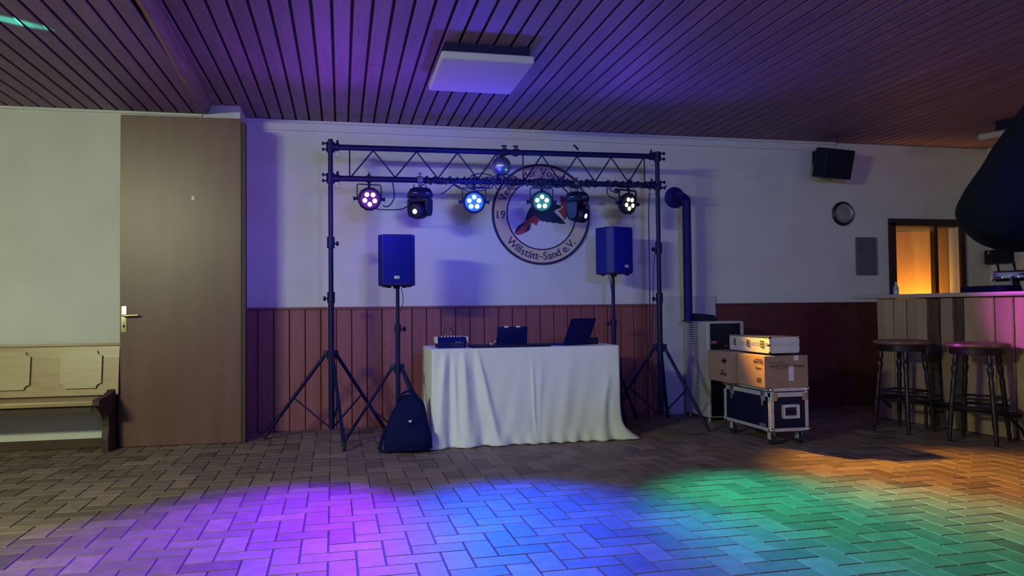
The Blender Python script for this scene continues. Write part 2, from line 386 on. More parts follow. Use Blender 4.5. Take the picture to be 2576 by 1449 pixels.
# ------------------------------------------------------------------ bench
T = thing('wooden_bench', 'oak church-style bench with two pale plaques on its backrest, along the left wall', 'bench', (-1.70, -.60, 0))
def bp(x, y, z): return (x+1.70, y+.60, z)
BXL = -4.35
mb = MB(); secs = []
for x, in [(BXL,), (-1.676,)]:
    pr = [(-.470, .785), (-.500, .785), (-.515, .70), (-.545, .44), (-.548, .415), (-.520, .415), (-.492, .60)]
    secs.append([Vector(bp(x, y, z)) for y, z in pr])
mb.loft(secs).build('backrest', 'bench', T, smooth=False)
mb = MB().box(bp(BXL, -.512, .785), bp(-1.665, -.458, .805), bev=.006); mb.build('top_rail', 'bench', T)
def plaque(x0, x1, z0, z1):
    r = .036; pts = []
    for cx, cz, a in [(x0, z0, 0), (x1, z0, 1), (x1, z1, 2), (x0, z1, 3)]:
        for k in range(7):
            t = (PI/2)*(1-k/6)
            dx, dz = r*math.cos(t), r*math.sin(t)
            pts.append({0: (cx+dx, cz+dz), 1: (cx-dz, cz+dx), 2: (cx-dx, cz-dz), 3: (cx+dz, cz-dx)}[a])
    mid = ((x0+x1)/2, (z0+z1)/2)
    tilt = math.atan2(.030, .26)
    Tm = Matrix.Translation(bp(mid[0], -.5345+(.0), mid[1])) @ Matrix.Rotation(-tilt-.0, 4, 'X') @ Matrix.Rotation(PI/2, 4, 'X')
    return MB().prism([(a-mid[0], b-mid[1]) for a, b in pts], .014, Tm)
for x0, x1 in [(-2.079, -1.792), (-2.565, -2.285), (-3.05, -2.77), (-3.54, -3.26), (-4.03, -3.75)]:
    plaque(x0, x1, .468, .752).build('plaque', 'plaque', T, smooth=False)
mb = MB().box(bp(BXL, -.90, .385), bp(-1.745, -.54, .405)); mb.box(bp(BXL, -.925, .375), bp(-1.745, -.895, .410), bev=.006); mb.build('seat', 'bench', T)
MB().box(bp(BXL, -.885, .325), bp(-1.76, -.865, .384)).build('apron', 'dark_wood', T, smooth=False)
prof = [(-.436, 0), (-.70, 0), (-.715, .10), (-.690, .19), (-.705, .27), (-.80, .335), (-.93, .375), (-.93, .415), (-.86, .420), (-.70, .425), (-.60, .440), (-.560, .455), (-.436, .455)]
for xx in (-1.745, -3.1, -4.38):
    mb = MB(); mb.prism([(y+.60, z) for y, z in prof], .045, Matrix.Translation((xx+1.70, 0, 0)) @ Matrix(((0, 0, 1, 0), (1, 0, 0, 0), (0, 1, 0, 0), (0, 0, 0, 1))))
    mb.build('side_panel', 'dark_wood', T, smooth=False)

# ------------------------------------------------------------------ emblem on the back wall
EX, EZ = 1.840, 1.923
E = thing('round_emblem', 'large round club emblem with a flying bird and curved lettering on the back wall', 'emblem', (EX, -.012, EZ))
RX = Matrix.Rotation(PI/2, 4, 'X')
def ring_mb(r0, r1, y0, y1, n=96):
    mb = MB(); secs = []
    for k in range(n):
        a = 2*PI*k/n; c, s = math.cos(a), math.sin(a)
        secs.append([Vector((r0*c, y0, r0*s)), Vector((r1*c, y0, r1*s)), Vector((r1*c, y1, r1*s)), Vector((r0*c, y1, r0*s))])
    secs.append([v.copy() for v in secs[0]]); mb.loft(secs, cap=False); bmesh.ops.remove_doubles(mb.bm, verts=mb.bm.verts, dist=1e-5); return mb
MB().cyl((0, .011, 0), (0, -.004, 0), .335, n=72).build('emblem_disc', 'emblem_white', E)
ring_mb(.337, .455, -.006, .011).build('emblem_band', 'tan', E)
ring_mb(.455, .474, -.010, .011).build('emblem_rim', 'emblem_black', E)
ring_mb(.326, .338, -.008, .011).build('inner_ring', 'emblem_black', E)
def arc_text(mb, txt, a0, a1, r, size, flip=False, up_in=False):
    n = len(txt)
    wid = {' ': .6, 'i': .42, 'l': .42, 't': .6, 'f': .6, 'r': .62, '.': .45, 'W': 1.95, 'V': 1.2, 'S': .95, '-': .8, '–': .9, 'm': 1.3, '1': .8}
    ws = [wid.get(c, .9) for c in txt]; tot = sum(ws); acc = 0
    for c, w_ in zip(txt, ws):
        a = a0+(a1-a0)*(acc+w_/2)/tot; acc += w_
        if c == ' ': continue
        ar = math.radians(a)
        rr = r
        rot = ar-PI/2 if not flip else ar+PI/2
        Tm = Matrix.Translation((rr*math.cos(ar), -.008, rr*math.sin(ar))) @ Matrix.Rotation(-rot, 4, 'Y') @ RX
        Tm = Tm @ Matrix.Translation((0, -size*.33, 0))
        text_into(mb, c, size, Tm, .002)
mb = MB(); arc_text(mb, 'Verein der Vogelf', 163, 51, .397, .100); mb.build('lettering', 'emblem_black', E, smooth=False)
mb = MB(); arc_text(mb, 'Willstätt–Sand e.V.', 217, 322, .392, .103, flip=True); mb.build('lettering', 'emblem_black', E, smooth=False)
mb = MB(); text_into(mb, '19', .105, Matrix.Translation((-.398, -.008, -.045)) @ RX, .002)
mb.build('lettering', 'emblem_black', E, smooth=False)
def zx(pts):   # outline points measured on the emblem, in metres from its centre
    return [((1240+X/5.573-1360)*.003869, -(420+Y/5.573-541)*.003758) for X, Y in pts]
def flat(pts, y, nm, mt, t=.003):
    mb = MB(); mb.prism(zx(pts), t, Matrix.Translation((0, y, 0)) @ RX)
    bmesh.ops.triangulate(mb.bm, faces=[f for f in mb.bm.faces if len(f.verts) > 4]); mb.build(nm, mt, E, smooth=False)
flat([(940, 410), (1010, 430), (1062, 470), (1065, 580), (1035, 640), (1020, 700), (990, 748), (968, 700), (905, 622), (945, 600), (985, 560), (945, 545), (935, 480)], -.0045, 'bird_head', 'bird_red')
flat([(620, 420), (560, 530), (500, 600), (460, 680), (440, 765), (500, 760), (590, 700), (640, 755), (690, 775), (715, 768), (745, 788), (785, 780), (830, 795), (870, 788), (920, 803), (1010, 806), (960, 745), (900, 690), (838, 632), (870, 605), (945, 580), (940, 545), (880, 532), (830, 505), (770, 430)], -.006, 'bird_wing', 'bird')
flat([(575, 685), (640, 745), (618, 790), (600, 800), (608, 828), (575, 826), (560, 800), (515, 800), (450, 905), (405, 950), (340, 965), (288, 945), (300, 912), (350, 850), (440, 775)], -.0065, 'bird_belly', 'bird_red')
flat([(430, 782), (345, 838), (305, 895), (292, 940), (330, 912), (390, 850), (445, 800)], -.010, 'bird_tail', 'bird')
flat([(470, 850), (515, 800), (500, 890), (470, 910), (450, 925), (440, 935), (430, 915)], -.010, 'bird_tail', 'bird')

# ------------------------------------------------------------------ ceiling lamp
T = thing('ceiling_lamp', 'flat square white ceiling lamp, switched off, above the table', 'ceiling lamp', (.915, -1.90, H))
B((-.275, -.33, -.062), (.275, .33, 0)).build('lamp_housing', 'black', T, smooth=False)
B((-.30, -.36, -.115), (.30, .36, -.062), bev=.018, seg=3).build('diffuser', 'lampshade', T)
T = thing('tube_ceiling_lamp', 'elongated rounded white ceiling lamp near the right wall above the bar', 'ceiling lamp', (6.01, -1.24, H), math.radians(-67))
B((-.35, -.05, -.145), (.35, .05, -.085), bev=.026, seg=4).build('diffuser', 'lampshade', T)
B((-.2, -.03, -.085), (.2, .03, 0)).build('lamp_housing', 'black', T)

# ------------------------------------------------------------------ heater with flue
T = thing('room_heater', 'tall beige room heater with slotted side and black front, against the back wall', 'heater', (3.40, -.36, 0))
mb = MB(); mb.box((-.18, -.225, .035), (.19, .235, .905), bev=.018, seg=3); mb.build('heater_body', 'heater', T)
B((-.150, -.232, .05), (.145, -.222, .885), bev=.003).build('front_glass', 'glass_black', T)
mb = MB()
for k in range(38):
    z = .885-k*.0215; t = k/37
    wl = (.185 if k < 4 else .185-.16*min(1, (k-4)/15)) if k < 20 else .03+.12*((k-20)/17)
    mb.box((-.1815, -.05-.01*t, z), (-.178, -.05+max(.03, wl)*.9, z+.007))
mb.build('vent_slots', 'dark_slot', T, smooth=False)
B((-.145, -.2335, .705), (-.09, -.232, .728)).build('warning_label', 'red_label', T, smooth=False); B((-.01, -.2335, .675), (.015, -.232, .688)).build('warning_label', 'red_label', T, smooth=False)
for x in (-.15, .16):
    for y in (-.19, .2): MB().cyl((x, y, 0), (x, y, .04), .016, .013, n=12).build('foot', 'steel', T)
mb = MB(); mb.prism([(0, 0), (.21, 0), (.175, .055), (.02, .07)], .14, Matrix.Translation((-.17, .13, .905)) @ RX); mb.build('flue_cowl', 'black', T)
F_ = thing('flue_pipe', 'black stove flue pipe rising from the heater and bending into the wall', 'pipe', (3.215, -.22, .90))
MB().tube(smooth_path([(0, 0, 0), (0, 0, .6), (0, 0, 1.10), (0, .01, 1.155), (-.012, .06, 1.195), (-.02, .13, 1.21), (-.02, .19, 1.21)], 8), .041, 24).build('pipe', 'navy', F_)
MB().lathe([(.105, 0), (.105, .008), (.060, .020), (.045, .03)], (-.02, .219, 1.21), rot=RX).build('wall_rosette', 'navy', F_)
MB().cyl((0, 0, -.0), (0, 0, .02), .055, n=24).build('pipe_collar', 'navy', F_)

# ------------------------------------------------------------------ light stands and truss
def stand(name, label, cat, loc, angs, R, hub_z, top_z, r1, r2, collars, knobang, group=None, leg_r=.014, low=.09):
    T = thing(name, label, cat, loc, 0, group)
    MB().cyl((0, 0, low), (0, 0, collars[-1][0]), r1, n=20).build('lower_pole', 'truss', T)
    MB().cyl((0, 0, collars[-1][0]-.02), (0, 0, top_z), r2, n=20).build('upper_pole', 'truss', T)
    for z, h in collars: MB().cyl((0, 0, z-h), (0, 0, z), r1+.007, n=20).build('collar', 'truss', T)
    for (z, h), ka in zip(collars, knobang):
        dx, dy = math.cos(ka), math.sin(ka); mb = MB()
        mb.cyl((0, 0, z-h*.6), (dx*.045, dy*.045, z-h*.6), .006, n=10); mb.cyl((dx*.042, dy*.042, z-h*.6), (dx*.062, dy*.062, z-h*.6), .021, .016, n=8)
        mb.build('knob', 'black', T)
    mb = MB().cyl((0, 0, hub_z-.05), (0, 0, hub_z+.02), r1+.012, n=20)
    for a in angs:
        a = math.radians(a); mb.box((.0, -.014, -.028), (.062, .014, .022), bev=.004, M=Matrix.Translation((0, 0, hub_z-.005)) @ Matrix.Rotation(a, 4, 'Z'))
    mb.build('hub', 'truss', T)
    for a in angs:
        a = math.radians(a); c, s = math.cos(a), math.sin(a)
        p = Vector((c*.045, s*.045, hub_z-.01)); q = Vector((c*R, s*R, .018)); q2 = p.lerp(q, .955)
        lg = MB().cyl(p, q2, leg_r, n=14).build('leg', 'truss', T)
        MB().cyl(p.lerp(q, .94), q-Vector((0, 0, .006)), leg_r+.004, leg_r+.001, n=14).build('rubber_foot', 'rubber', lg)
        md = p.lerp(q, .52)
        MB().cyl(md, (c*.02, s*.02, low+.015), .0075, n=8).build('brace', 'truss', T)
    return T
SL = stand('lighting_stand', 'tall black tripod stand holding the left end of the lighting truss', 'tripod stand', (-.080, -.61, 0), (163, -80, 38), .56, .70, 2.43, .0235, .0195, [(1.635, .09), (1.19, .09)], (0, PI), 'tripod stands of the lighting truss')
SR = stand('lighting_stand', 'tall black tripod stand holding the right end of the lighting truss', 'tripod stand', (2.725, -.68, 0), (-62, 60, 163), .49, .70, 2.40, .0235, .0195, [(1.60, .09), (1.165, .09)], (PI, PI*.95), 'tripod stands of the lighting truss')
TR = thing('lighting_truss', 'long black ladder truss with zigzag braces carrying the stage lights', 'truss', (-.08, -.61, 0))
L_ = math.hypot(2.805, .07); TR.rotation_euler = (0, 0, math.atan2(-.07, 2.805))
ZT, ZB = 2.366, 2.112
MB().cyl((.02, 0, ZT), (L_-.02, 0, ZT), .0235, n=20).build('top_tube', 'truss', TR)
MB().cyl((.02, 0, ZB), (L_-.02, 0, ZB), .0235, n=20).build('bottom_tube', 'truss', TR)
def xp(px): return (px-829)/(1645-829)*L_   # distance along the truss
def brace(x0, z0, x1, z1): MB().cyl((x0, 0, z0), (x1, 0, z1), .0062, n=8).build('brace', 'truss', TR)
zt_, zb_ = ZT-.018, ZB+.018
for px in (873, 1228, 1293, 1610): brace(xp(px), zb_, xp(px), zt_)
for seq in ([877, 928, 980, 1031, 1082, 1130, 1180, 1226], [1297, 1341, 1387, 1432, 1478, 1521, 1567, 1607]):
    for k, (a, b) in enumerate(zip(seq, seq[1:])):
        za, zb2 = (zb_, zt_) if k % 2 == 0 else (zt_, zb_); brace(xp(a), za, xp(b), zb2)
for x, sg in ((0, 1), (L_, -1)):
    for z in (ZT, ZB):
        mb = MB().cyl((x, 0, z-.04), (x, 0, z+.04), .034, n=20); mb.cyl((x, 0, z), (x+sg*.07, 0, z), .031, n=20)
        for dz in (-.022, .026): mb.cyl((x-sg*.02, -.01, z+dz), (x-sg*.062, -.012, z+dz), .007, n=8); mb.cyl((x-sg*.052, -.012, z+dz), (x-sg*.066, -.012, z+dz), .014, n=6)
        mb.cyl((x+sg*.055, 0, z+.03), (x+sg*.055, 0, z+.058), .012, .008, n=8)
        mb.build('end_clamp', 'truss', TR)
        ri = MB().tube(arc((x+sg*.055, -.02, z-.062), .024, PI*.6, PI*2.3, 18), .0028, 6); ri.build('safety_ring', 'steel', TR)
for px in (1246, 1275):
    x = xp(px); mb = MB().cyl((x, 0, ZT+.02), (x, 0, ZT+.045), .006, n=8); mb.box((x-.022, -.01, ZT+.045), (x+.022, .01, ZT+.058), bev=.004); mb.box((x-.02, -.03, ZT-.03), (x+.02, .03, ZT+.03), bev=.006)
    mb.build('joint_bolt', 'black', TR)

# ------------------------------------------------------------------ par lights
LED = [emat('led_violet', (1.0, .72, 1.0), 7), emat('led_blue', (.62, .95, 1.0), 8), emat('led_teal', (.62, 1.0, .93), 8), emat('led_warm', (1.0, .93, .62), 6)]
RIM = [emat('glow_violet', (.30, .01, .75), .30), emat('glow_blue', (0, .45, .85), .35), emat('glow_teal', (0, .45, .36), .22), mat('lens_bed', (.02, .02, .02), .4)]
PLAB = ['stage spotlight with five violet LEDs, leftmost on the truss', 'stage spotlight glowing cyan blue with five LEDs, left of the emblem', 'stage spotlight with five teal green LEDs in front of the emblem bird', 'stage spotlight with five pale yellow LEDs, turned right at the truss end']
ydir = {0: -1, 1: 1, 2: 1, 3: -1}
for i, (p, a, c, e, ang, nm) in enumerate(PARS):
    p = Vector(p); T = thing('stage_spotlight', PLAB[i], 'stage light', p, 0, 'spotlights hanging from the truss')
    hang = -.61-.07*(p.x+.08)/2.805-p.y
    # aim direction of the housing (flatter than the beam axis)
    look = {0: (.18, -1, -.15), 1: (-.12, -1, -.18), 2: (-.1, -1, -.12), 3: (.52, -1, -.18)}[i]
    d = Vector(look).normalized(); R = d.to_track_quat('-Z', 'Y').to_matrix().to_4x4()
    rz = Matrix.Rotation(math.atan2(d.x, -d.y)*.8, 4, 'Z')
    yo = Vector((0, 0, 0))
    # housing profile along local z (front = -z)
    mb = MB(); mb.lathe([(.034, .066), (.066, .058), (.088, .032), (.096, .0), (.096, -.020), (.087, -.026), (.078, -.022)], (0, 0, 0), n=12, rot=R @ Matrix.Rotation(PI/12, 4, 'Z'))
    can = mb.build('housing', 'black', T, smooth=False)
    MB().lathe([(.075, -.018), (.075, -.024)], (0, 0, 0), n=32, rot=R).build('lens_bed', RIM[i], can)
    for k in range(5):
        t = PI/2*ydir[i]+k*2*PI/5; q = R @ Vector((.0425*math.cos(t), .0425*math.sin(t), -.026))
        MB().sph(q,   .0180, (1, 1, .35), u=20, v=10, rot=R).build('led_lens', LED[i], can)
    mb = MB()
    tb = [(-.098, 0, -.0), (-.098, 0, .105), (-.09, 0, .118), (.09, 0, .118), (.098, 0, .105), (.098, 0, 0)]
    pts = [rz @ Vector(q) for q in tb]
    for q, r in zip(pts, pts[1:]):
        dd = r-q; mb.cyl(q, r, .0048 if i < 3 else .008, n=8)
    mb.build('yoke', 'black', T)
    for sx in (-1, 1):
        q = rz @ Vector((sx*.085, 0, 0)); r = rz @ Vector((sx*.12, 0, 0))
        mb = MB().cyl(q, r, .012, n=10); mb.cyl(r, r+(r-q).normalized()*.008, .017, n=8); mb.build('side_knob', 'black', T)
    q = Vector((0, hang, ZB-p.z))
    mb = MB().cyl((0, 0, .115), (0, hang*.9, .145), .010, n=8)
    mb.cyl(q-Vector((.018, 0, 0)), q+Vector((.018, 0, 0)), .031, n=16); mb.cyl(q-Vector((0, 0, .055)), q+Vector((0, 0, .052)), .007, n=8)
    mb.sph(q-Vector((0, 0, .062)), .012)
    mb.build('hook_clamp', 'black', T)

# ------------------------------------------------------------------ moving heads
def moving_head(label, loc, d, rz, led):
    T = thing('moving_head_light', label, 'stage light', loc, rz, 'moving head lights on the truss')
    mb = MB(); secs = []
    for z, wx, wy in [(-.01, .060, .05), (-.022, .085, .062), (-.06, .102, .075), (-.082, .104, .075), (-.090, .098, .07)]:
        n = 24; secs.append([Vector((wx*math.copysign(abs(math.cos(t))**.45, math.cos(t)), wy*math.copysign(abs(math.sin(t))**.45, math.sin(t)), z)) for t in [2*PI*k/n for k in range(n)]])
    mb.loft(secs).build('base', 'black', T)
    mb = MB().cyl((0, 0, -.01), (0, 0, .05), .016, n=12)
    for s in (-1, 1): mb.cyl((s*.05, 0, -.02), (s*.05, 0, .018), .007, n=8)
    mb.cyl((-.022, 0, .06), (.022, 0, .06), .031, n=16); mb.cyl((0, 0, .08), (0, 0, .12), .006, n=8); mb.box((-.015, -.004, .105), (.015, .004, .118))
    mb.build('truss_clamp', 'grey_box', T)
    mb = MB(); mb.box((-.028, -.052, -.072), (.028, -.0505+.0, -.066)); mb.box((-.07, -.077, -.062), (-.035, -.0745, -.058)); mb.box((.035, -.077, -.062), (.07, -.0745, -.058)); mb.build('display', 'steel', T, smooth=False)
    # yoke arms either side of the head axis
    ya = Vector((d[0], d[1], 0)).normalized(); side = Vector((-ya.y, ya.x, 0)); A = Matrix.Rotation(math.atan2(side.y, side.x), 4, 'Z')
    mb = MB().cyl((0, 0, -.088), (0, 0, -.102), .05, n=24)
    mb.box((-.095, -.048, -.128), (.095, .048, -.098), bev=.012, M=A)
    for s in (-1, 1):
        mb.prism([(-.048, 0), (.048, 0), (.044, -.09), (.03, -.122), (0, -.135), (-.03, -.122), (-.044, -.09)], .020, A @ Matrix.Translation((s*.084-.010, 0, -.112)) @ Matrix(((0, 0, 1, 0), (1, 0, 0, 0), (0, 1, 0, 0), (0, 0, 0, 1))))
    mb.build('yoke', 'black', T)
    R = Vector(d).to_track_quat('-Z', 'Y').to_matrix().to_4x4(); c = Vector((0, 0, -.195))
    mb = MB().lathe([(.015, .088), (.045, .080), (.064, .055), (.071, .02), (.071, -.03), (.066, -.065), (.060, -.085), (.050, -.088)], c, n=28, rot=R)
    hd_ = mb.build('head', 'black', T)
    MB().lathe([(.020, -.088), (.018, -.092), (.008, -.095)], c, n=24, rot=R).build('lens', led, hd_)
    return T
moving_head('black moving head light with green lens pointing down left, beside the violet spotlight', (.640, -.628, 2.055), (-.62, -.75, -.20), math.radians(4), emat('lens_green', (.35, 1.0, .70), 5))
moving_head('black moving head light with white-violet lens aimed right, over the emblem edge', (1.985, -.662, 2.045), (.80, -.62, -.30), math.radians(-6), emat('lens_violet', (1.0, .78, 1.0), 6))

# mirror ball
T = thing('mirror_ball', 'small round mirror ball hanging between the truss tubes', 'mirror ball', (1.327, -.645, 2.245))
mb = MB().sph((0, 0, 0), .084, u=26, v=16); mb.build('ball', 'mirror', T, smooth=False)
MB().cyl((0, 0, .08), (0, 0, .105), .02, n=14).build('motor', 'black', T)
mb = MB()
for s in (-1, 1): mb.tube(smooth_path([(s*.02, 0, -.078), (s*.028, .004, -.105), (s*.012, 0, -.125), (s*.03, .01, -.140)], 4), .006, 6)
mb.build('cable_tails', 'cable', T)

# cables wound round the lower tube, hanging loops
def yt(x): return -.61-.07*(x+.08)/2.805
def cable(label, pts, r=.0052, name='cable', n=7, grp='cables hanging from the truss', parent=None):
    mb = MB().tube(smooth_path(pts, n), r, 6)
    o = mb.build(name, 'cable', parent)
    if parent is None: tag(o, label, 'cable', grp)
    return o
def Z(px, py): # truss-plane point for a spot seen on the truss, measured off its own tubes
    x = -.08+(px-829)/(1645-829)*2.805
    k = (px-829)/816; yl = 450+k*16; s_ = 325.5-k*12
    return (x, yt(x)-.012, ZB-(py-yl)/s_)
c1 = cable('thin black cable looping from the violet spotlight up to the truss', [Z(950, 522), Z(958, 526), Z(968, 520), Z(977, 500), Z(975, 475), Z(972, 457)])
o = cable('black cable sagging between the violet spotlight and the left moving head', [Z(920, 525), Z(935, 532), Z(960, 534), Z(995, 532), Z(1018, 515), Z(1030, 490), Z(1045, 468), Z(1060, 461)], .0045)
MB().cyl(Z(1020, 511), Z(1028, 493), .011, .007, n=10).build('connector', 'cable', o)
o = cable('black cable from the left moving head rising right to the truss', [Z(1088, 492), Z(1100, 485), Z(1112, 474), Z(1122, 462)], .005)
o = cable('black cable with inline plug running down to the cyan blue spotlight', [Z(1115, 462), Z(1128, 470), Z(1150, 482), Z(1165, 492), Z(1180, 500)], .005)
MB().cyl(Z(1122, 467), Z(1138, 477), .010, .008, n=10).build('connector', 'cable', o)
o = cable('black cable falling from the truss to the pale yellow spotlight', [Z(1509, 468), Z(1509, 488), Z(1515, 498), Z(1530, 505), Z(1540, 520), Z(1548, 530), Z(1555, 524)], .005)
o = cable('short black cable ending in a round plug, left of the pale yellow spotlight', [Z(1512, 468), Z(1516, 478), Z(1523, 484), Z(1530, 484)], .005)
MB().sph(Z(1533, 482), .024, (1, .8, 1)).build('plug', 'cable', o)
o = cable('two thin black cables hanging to the floor beside the right stand', [Z(1624, 470), (2.63, -.70, 1.9), (2.628, -.70, 1.4), (2.62, -.70, .8), (2.60, -.68, .3), (2.62, -.66, .02)], .005)
mb = MB().tube(smooth_path([(2.70, -.72, 2.05), (2.69, -.73, 1.7), (2.66, -.72, 1.4), (2.655, -.70, 1.05), (2.64, -.69, .6), (2.66, -.68, .1)], 6), .0035, 6).build('cable_strand', 'cable', o)
# tangle on the lower tube
rnd = random.Random(3)
def tangle(label, x0, x1, loops, drop, name='cable_tangle'):
    T = thing(name, label, 'cable', ((x0+x1)/2, yt((x0+x1)/2), ZB), 0, 'cable tangles wrapped on the truss tube')
    ox_, oy_, oz_ = T.location
    mb = MB(); pts = []
    N = loops*14
    for k in range(N):
        t = k/(N-1); a = 2*PI*loops*t; x = x0+(x1-x0)*t
        r = .030+.005*math.sin(a*.37)
        pts.append((x-ox_, yt(x)-oy_+r*math.cos(a), r*math.sin(a)))
    mb.tube(pts, .0058, 6); mb.build('wrapped_cable', 'cable', T)
    for q in range(loops):
        xa = rnd.uniform(x0, x1-.05); xb = xa+rnd.uniform(.06, .22); d_ = rnd.uniform(.3, 1)*drop; sg = -1 if rnd.random() < .72 else .75
        pts = [(xa-ox_, yt(xa)-oy_-.03, 0), (xa+.01-ox_, yt(xa)-oy_-.034, sg*d_*.7), ((xa+xb)/2+rnd.uniform(-.03, .03)-ox_, yt(xa)-oy_-.03, sg*d_), (xb-.01-ox_, yt(xb)-oy_-.034, sg*d_*.6), (xb-ox_, yt(xb)-oy_-.03, 0)]
        mb = MB().tube(smooth_path(pts, 6), .0048, 6); mb.build('cable_loop', 'cable', T)
tangle('black cable loosely wrapped on the lower truss tube left of the cyan blue light', .68, 1.00, 5, .035)
tangle('dense knot of black cables on the lower truss tube above the cyan blue light', 1.00, 1.42, 11, .085)
tangle('messy black cables wrapped on the lower truss tube above the teal light', 1.40, 1.80, 10, .060)
tangle('black cable loops on the lower truss tube beside the right moving head', 1.82, 2.16, 7, .060)
tangle('black cable wrapped on the lower truss tube above the pale yellow spotlight', 2.25, 2.66, 6, .035)
# small dark hook on the wall
tag(MB().tube([(2.165, -.006, 2.592), (2.19, -.010, 2.572), (2.212, -.006, 2.548)], .008, 8).build('wall_hook', 'black'), 'short dark slanted hook on the white wall above the truss', 'hook')

# ------------------------------------------------------------------ loudspeakers on poles
def speaker(label, loc, rz, bx):
    T = thing('loudspeaker', label, 'loudspeaker', loc, rz, 'black loudspeakers on poles')
    w_, d_, h_, ch = .142, .24, .395, .045
    poly = [(-w_+ch*.75, -.02), (w_-ch*.75, -.02), (w_, .04), (w_-.01, d_*.75), (w_-.07, d_), (-w_+.07, d_), (-w_+.01, d_*.75), (-w_, .04)]
    mb = MB(); mb.prism(poly, h_, Matrix.Translation((0, 0, 0))); cb = mb.build('cabinet', 'navy', T, smooth=False)
    bv = cb.modifiers.new('b', 'BEVEL'); bv.width = .008; bv.segments = 2
    B((-w_+ch*.75+.004, -.027, .02), (w_-ch*.75-.004, -.018, h_-.015), bev=.003).build('grille', 'grille', T)
    bd = B((bx-.020, -.030, .052), (bx+.020, -.0265, .074), bev=.003).build('badge', 'mark', T)
    mb = MB(); mb.box((bx-.012, -.0308, .066), (bx+.014, -.030, .068)); mb.box((bx-.004, -.0308, .060), (bx+.016, -.030, .062)); mb.build('badge_marks', 'black', bd, smooth=False)
    for x, y in ((-.09, .03), (.09, .03), (-.06, .17), (.06, .17)): MB().cyl((x, y, -.012), (x, y, .002), .020, n=14).build('foot', 'rubber', T)
    MB().cyl((0, .10, -.02), (0, .10, .004), .026, n=16).build('pole_socket', 'black', T)
    return T
speaker('black loudspeaker on a pole, left of the table under the truss', (.418, -1.02, 1.226), math.radians(-3), .0)
speaker('black loudspeaker on a pole, right of the round emblem', (2.412, -.60, 1.337), math.radians(24), .03).scale = (1.04, 1.04, 1.04)
stand('speaker_stand', 'black tripod pole under the left loudspeaker, behind the black bag', 'tripod stand', (.430, -.92, 0), (162, -60, 45), .43, .60, 1.222, .0185, .0145, [(.925, .06)], (-.3,), 'tripod stands of the loudspeakers', .012, .10)
stand('speaker_stand', 'black tripod pole under the right loudspeaker, behind the table', 'tripod stand', (2.385, -.44, 0), (140, 20, 270), .26, .50, 1.335, .021, .0160, [(.935, .06)], (PI*.9,), 'tripod stands of the loudspeakers', .012, .10)
cable('', [(.46, -.905, 1.21), (.475, -.90, 1.12), (.455, -.895, 1.02)], .003, 'speaker_cable')
bpy.data.objects['speaker_cable']['label'] = 'thin black cable hanging below the left loudspeaker'
cable('', [(2.335, -.47, 1.33), (2.35, -.47, 1.25), (2.365, -.465, 1.16)], .003, 'speaker_cable')
bpy.data.objects['speaker_cable.001']['label'] = 'thin black cable hanging below the right loudspeaker'
# wall speaker
T = thing('wall_loudspeaker', 'black loudspeaker mounted high on the back wall near the ceiling', 'loudspeaker', (4.80, -.20, 2.46), math.radians(12))
Rw = Matrix.Rotation(math.radians(14), 4, 'X')
mb = MB(); mb.prism([(-.185, -.11), (.185, -.11), (.175, .05), (.11, .12), (-.11, .12), (-.175, .05)], .29, Rw @ Matrix.Translation((0, 0, -.145))); o = mb.build('cabinet', 'black', T, smooth=False)
bv = o.modifiers.new('b', 'BEVEL'); bv.width = .012; bv.segments = 3
mb = MB().box((-.165, -.118, -.13), (.165, -.108, .13), bev=.004, M=Rw); mb.build('grille', 'black', T)
mb = MB().box((-.05, .09, .02), (.05, .195, .06)); mb.box((-.05, .10, .0), (.05, .195, .15)); mb.build('wall_bracket', 'black', T, smooth=False)

# ------------------------------------------------------------------ table with draped cloth
T = thing('folding_table', 'long table hidden under a floor-length white cloth', 'table', (1.405, -.88, 0))
B((-.735, -.325, .715), (.735, .325, .735), bev=.004).build('table_top', 'dark_wood', T)
for sx in (-1, 1):
    for sy in (-1, 1): MB().cyl((sx*.66, sy*.27, 0), (sx*.66, sy*.27, .715), .014, n=12).build('leg', 'steel', T)
mb = MB(); x0, x1, y0, y1, zt = .662, 2.148, -1.215, -.545, .740
path = []
def seg(a, b, n, nx, ny):
    for k in range(n): t = k/n; path.append((a[0]+(b[0]-a[0])*t, a[1]+(b[1]-a[1])*t, nx, ny))
seg((x0, y1), (x0, y0+.02), 24, -1, 0)
for k in range(5): a = PI+PI/2*k/5; path.append((x0+.015+.015*math.cos(a), y0+.015+.015*math.sin(a), math.cos(a), math.sin(a)))
seg((x0+.02, y0), (x1-.02, y0), 190, 0, -1)
for k in range(5): a = -PI/2+PI/2*k/5; path.append((x1-.015+.015*math.cos(a), y0+.015+.015*math.sin(a), math.cos(a), math.sin(a)))
seg((x1, y0+.02), (x1, y1), 24, 1, 0); path.append((x1, y1, 1, 0))
NV = 44; rows = []
def ridge(x, v, xt, xb, amp, wt, wb, v0=0, v1=1):
    if v < v0: return 0
    c = xt+(xb-xt)*v; w2 = wt+(wb-wt)*v; return amp*min(1, (v-v0)*4)*math.exp(-((x-c)/w2)**2)*(1 if v <= v1 else max(0, 1-(v-v1)*5))
nz = [(rnd.uniform(6, 40), rnd.uniform(-3, 3), rnd.uniform(0, 6)) for _ in range(12)]
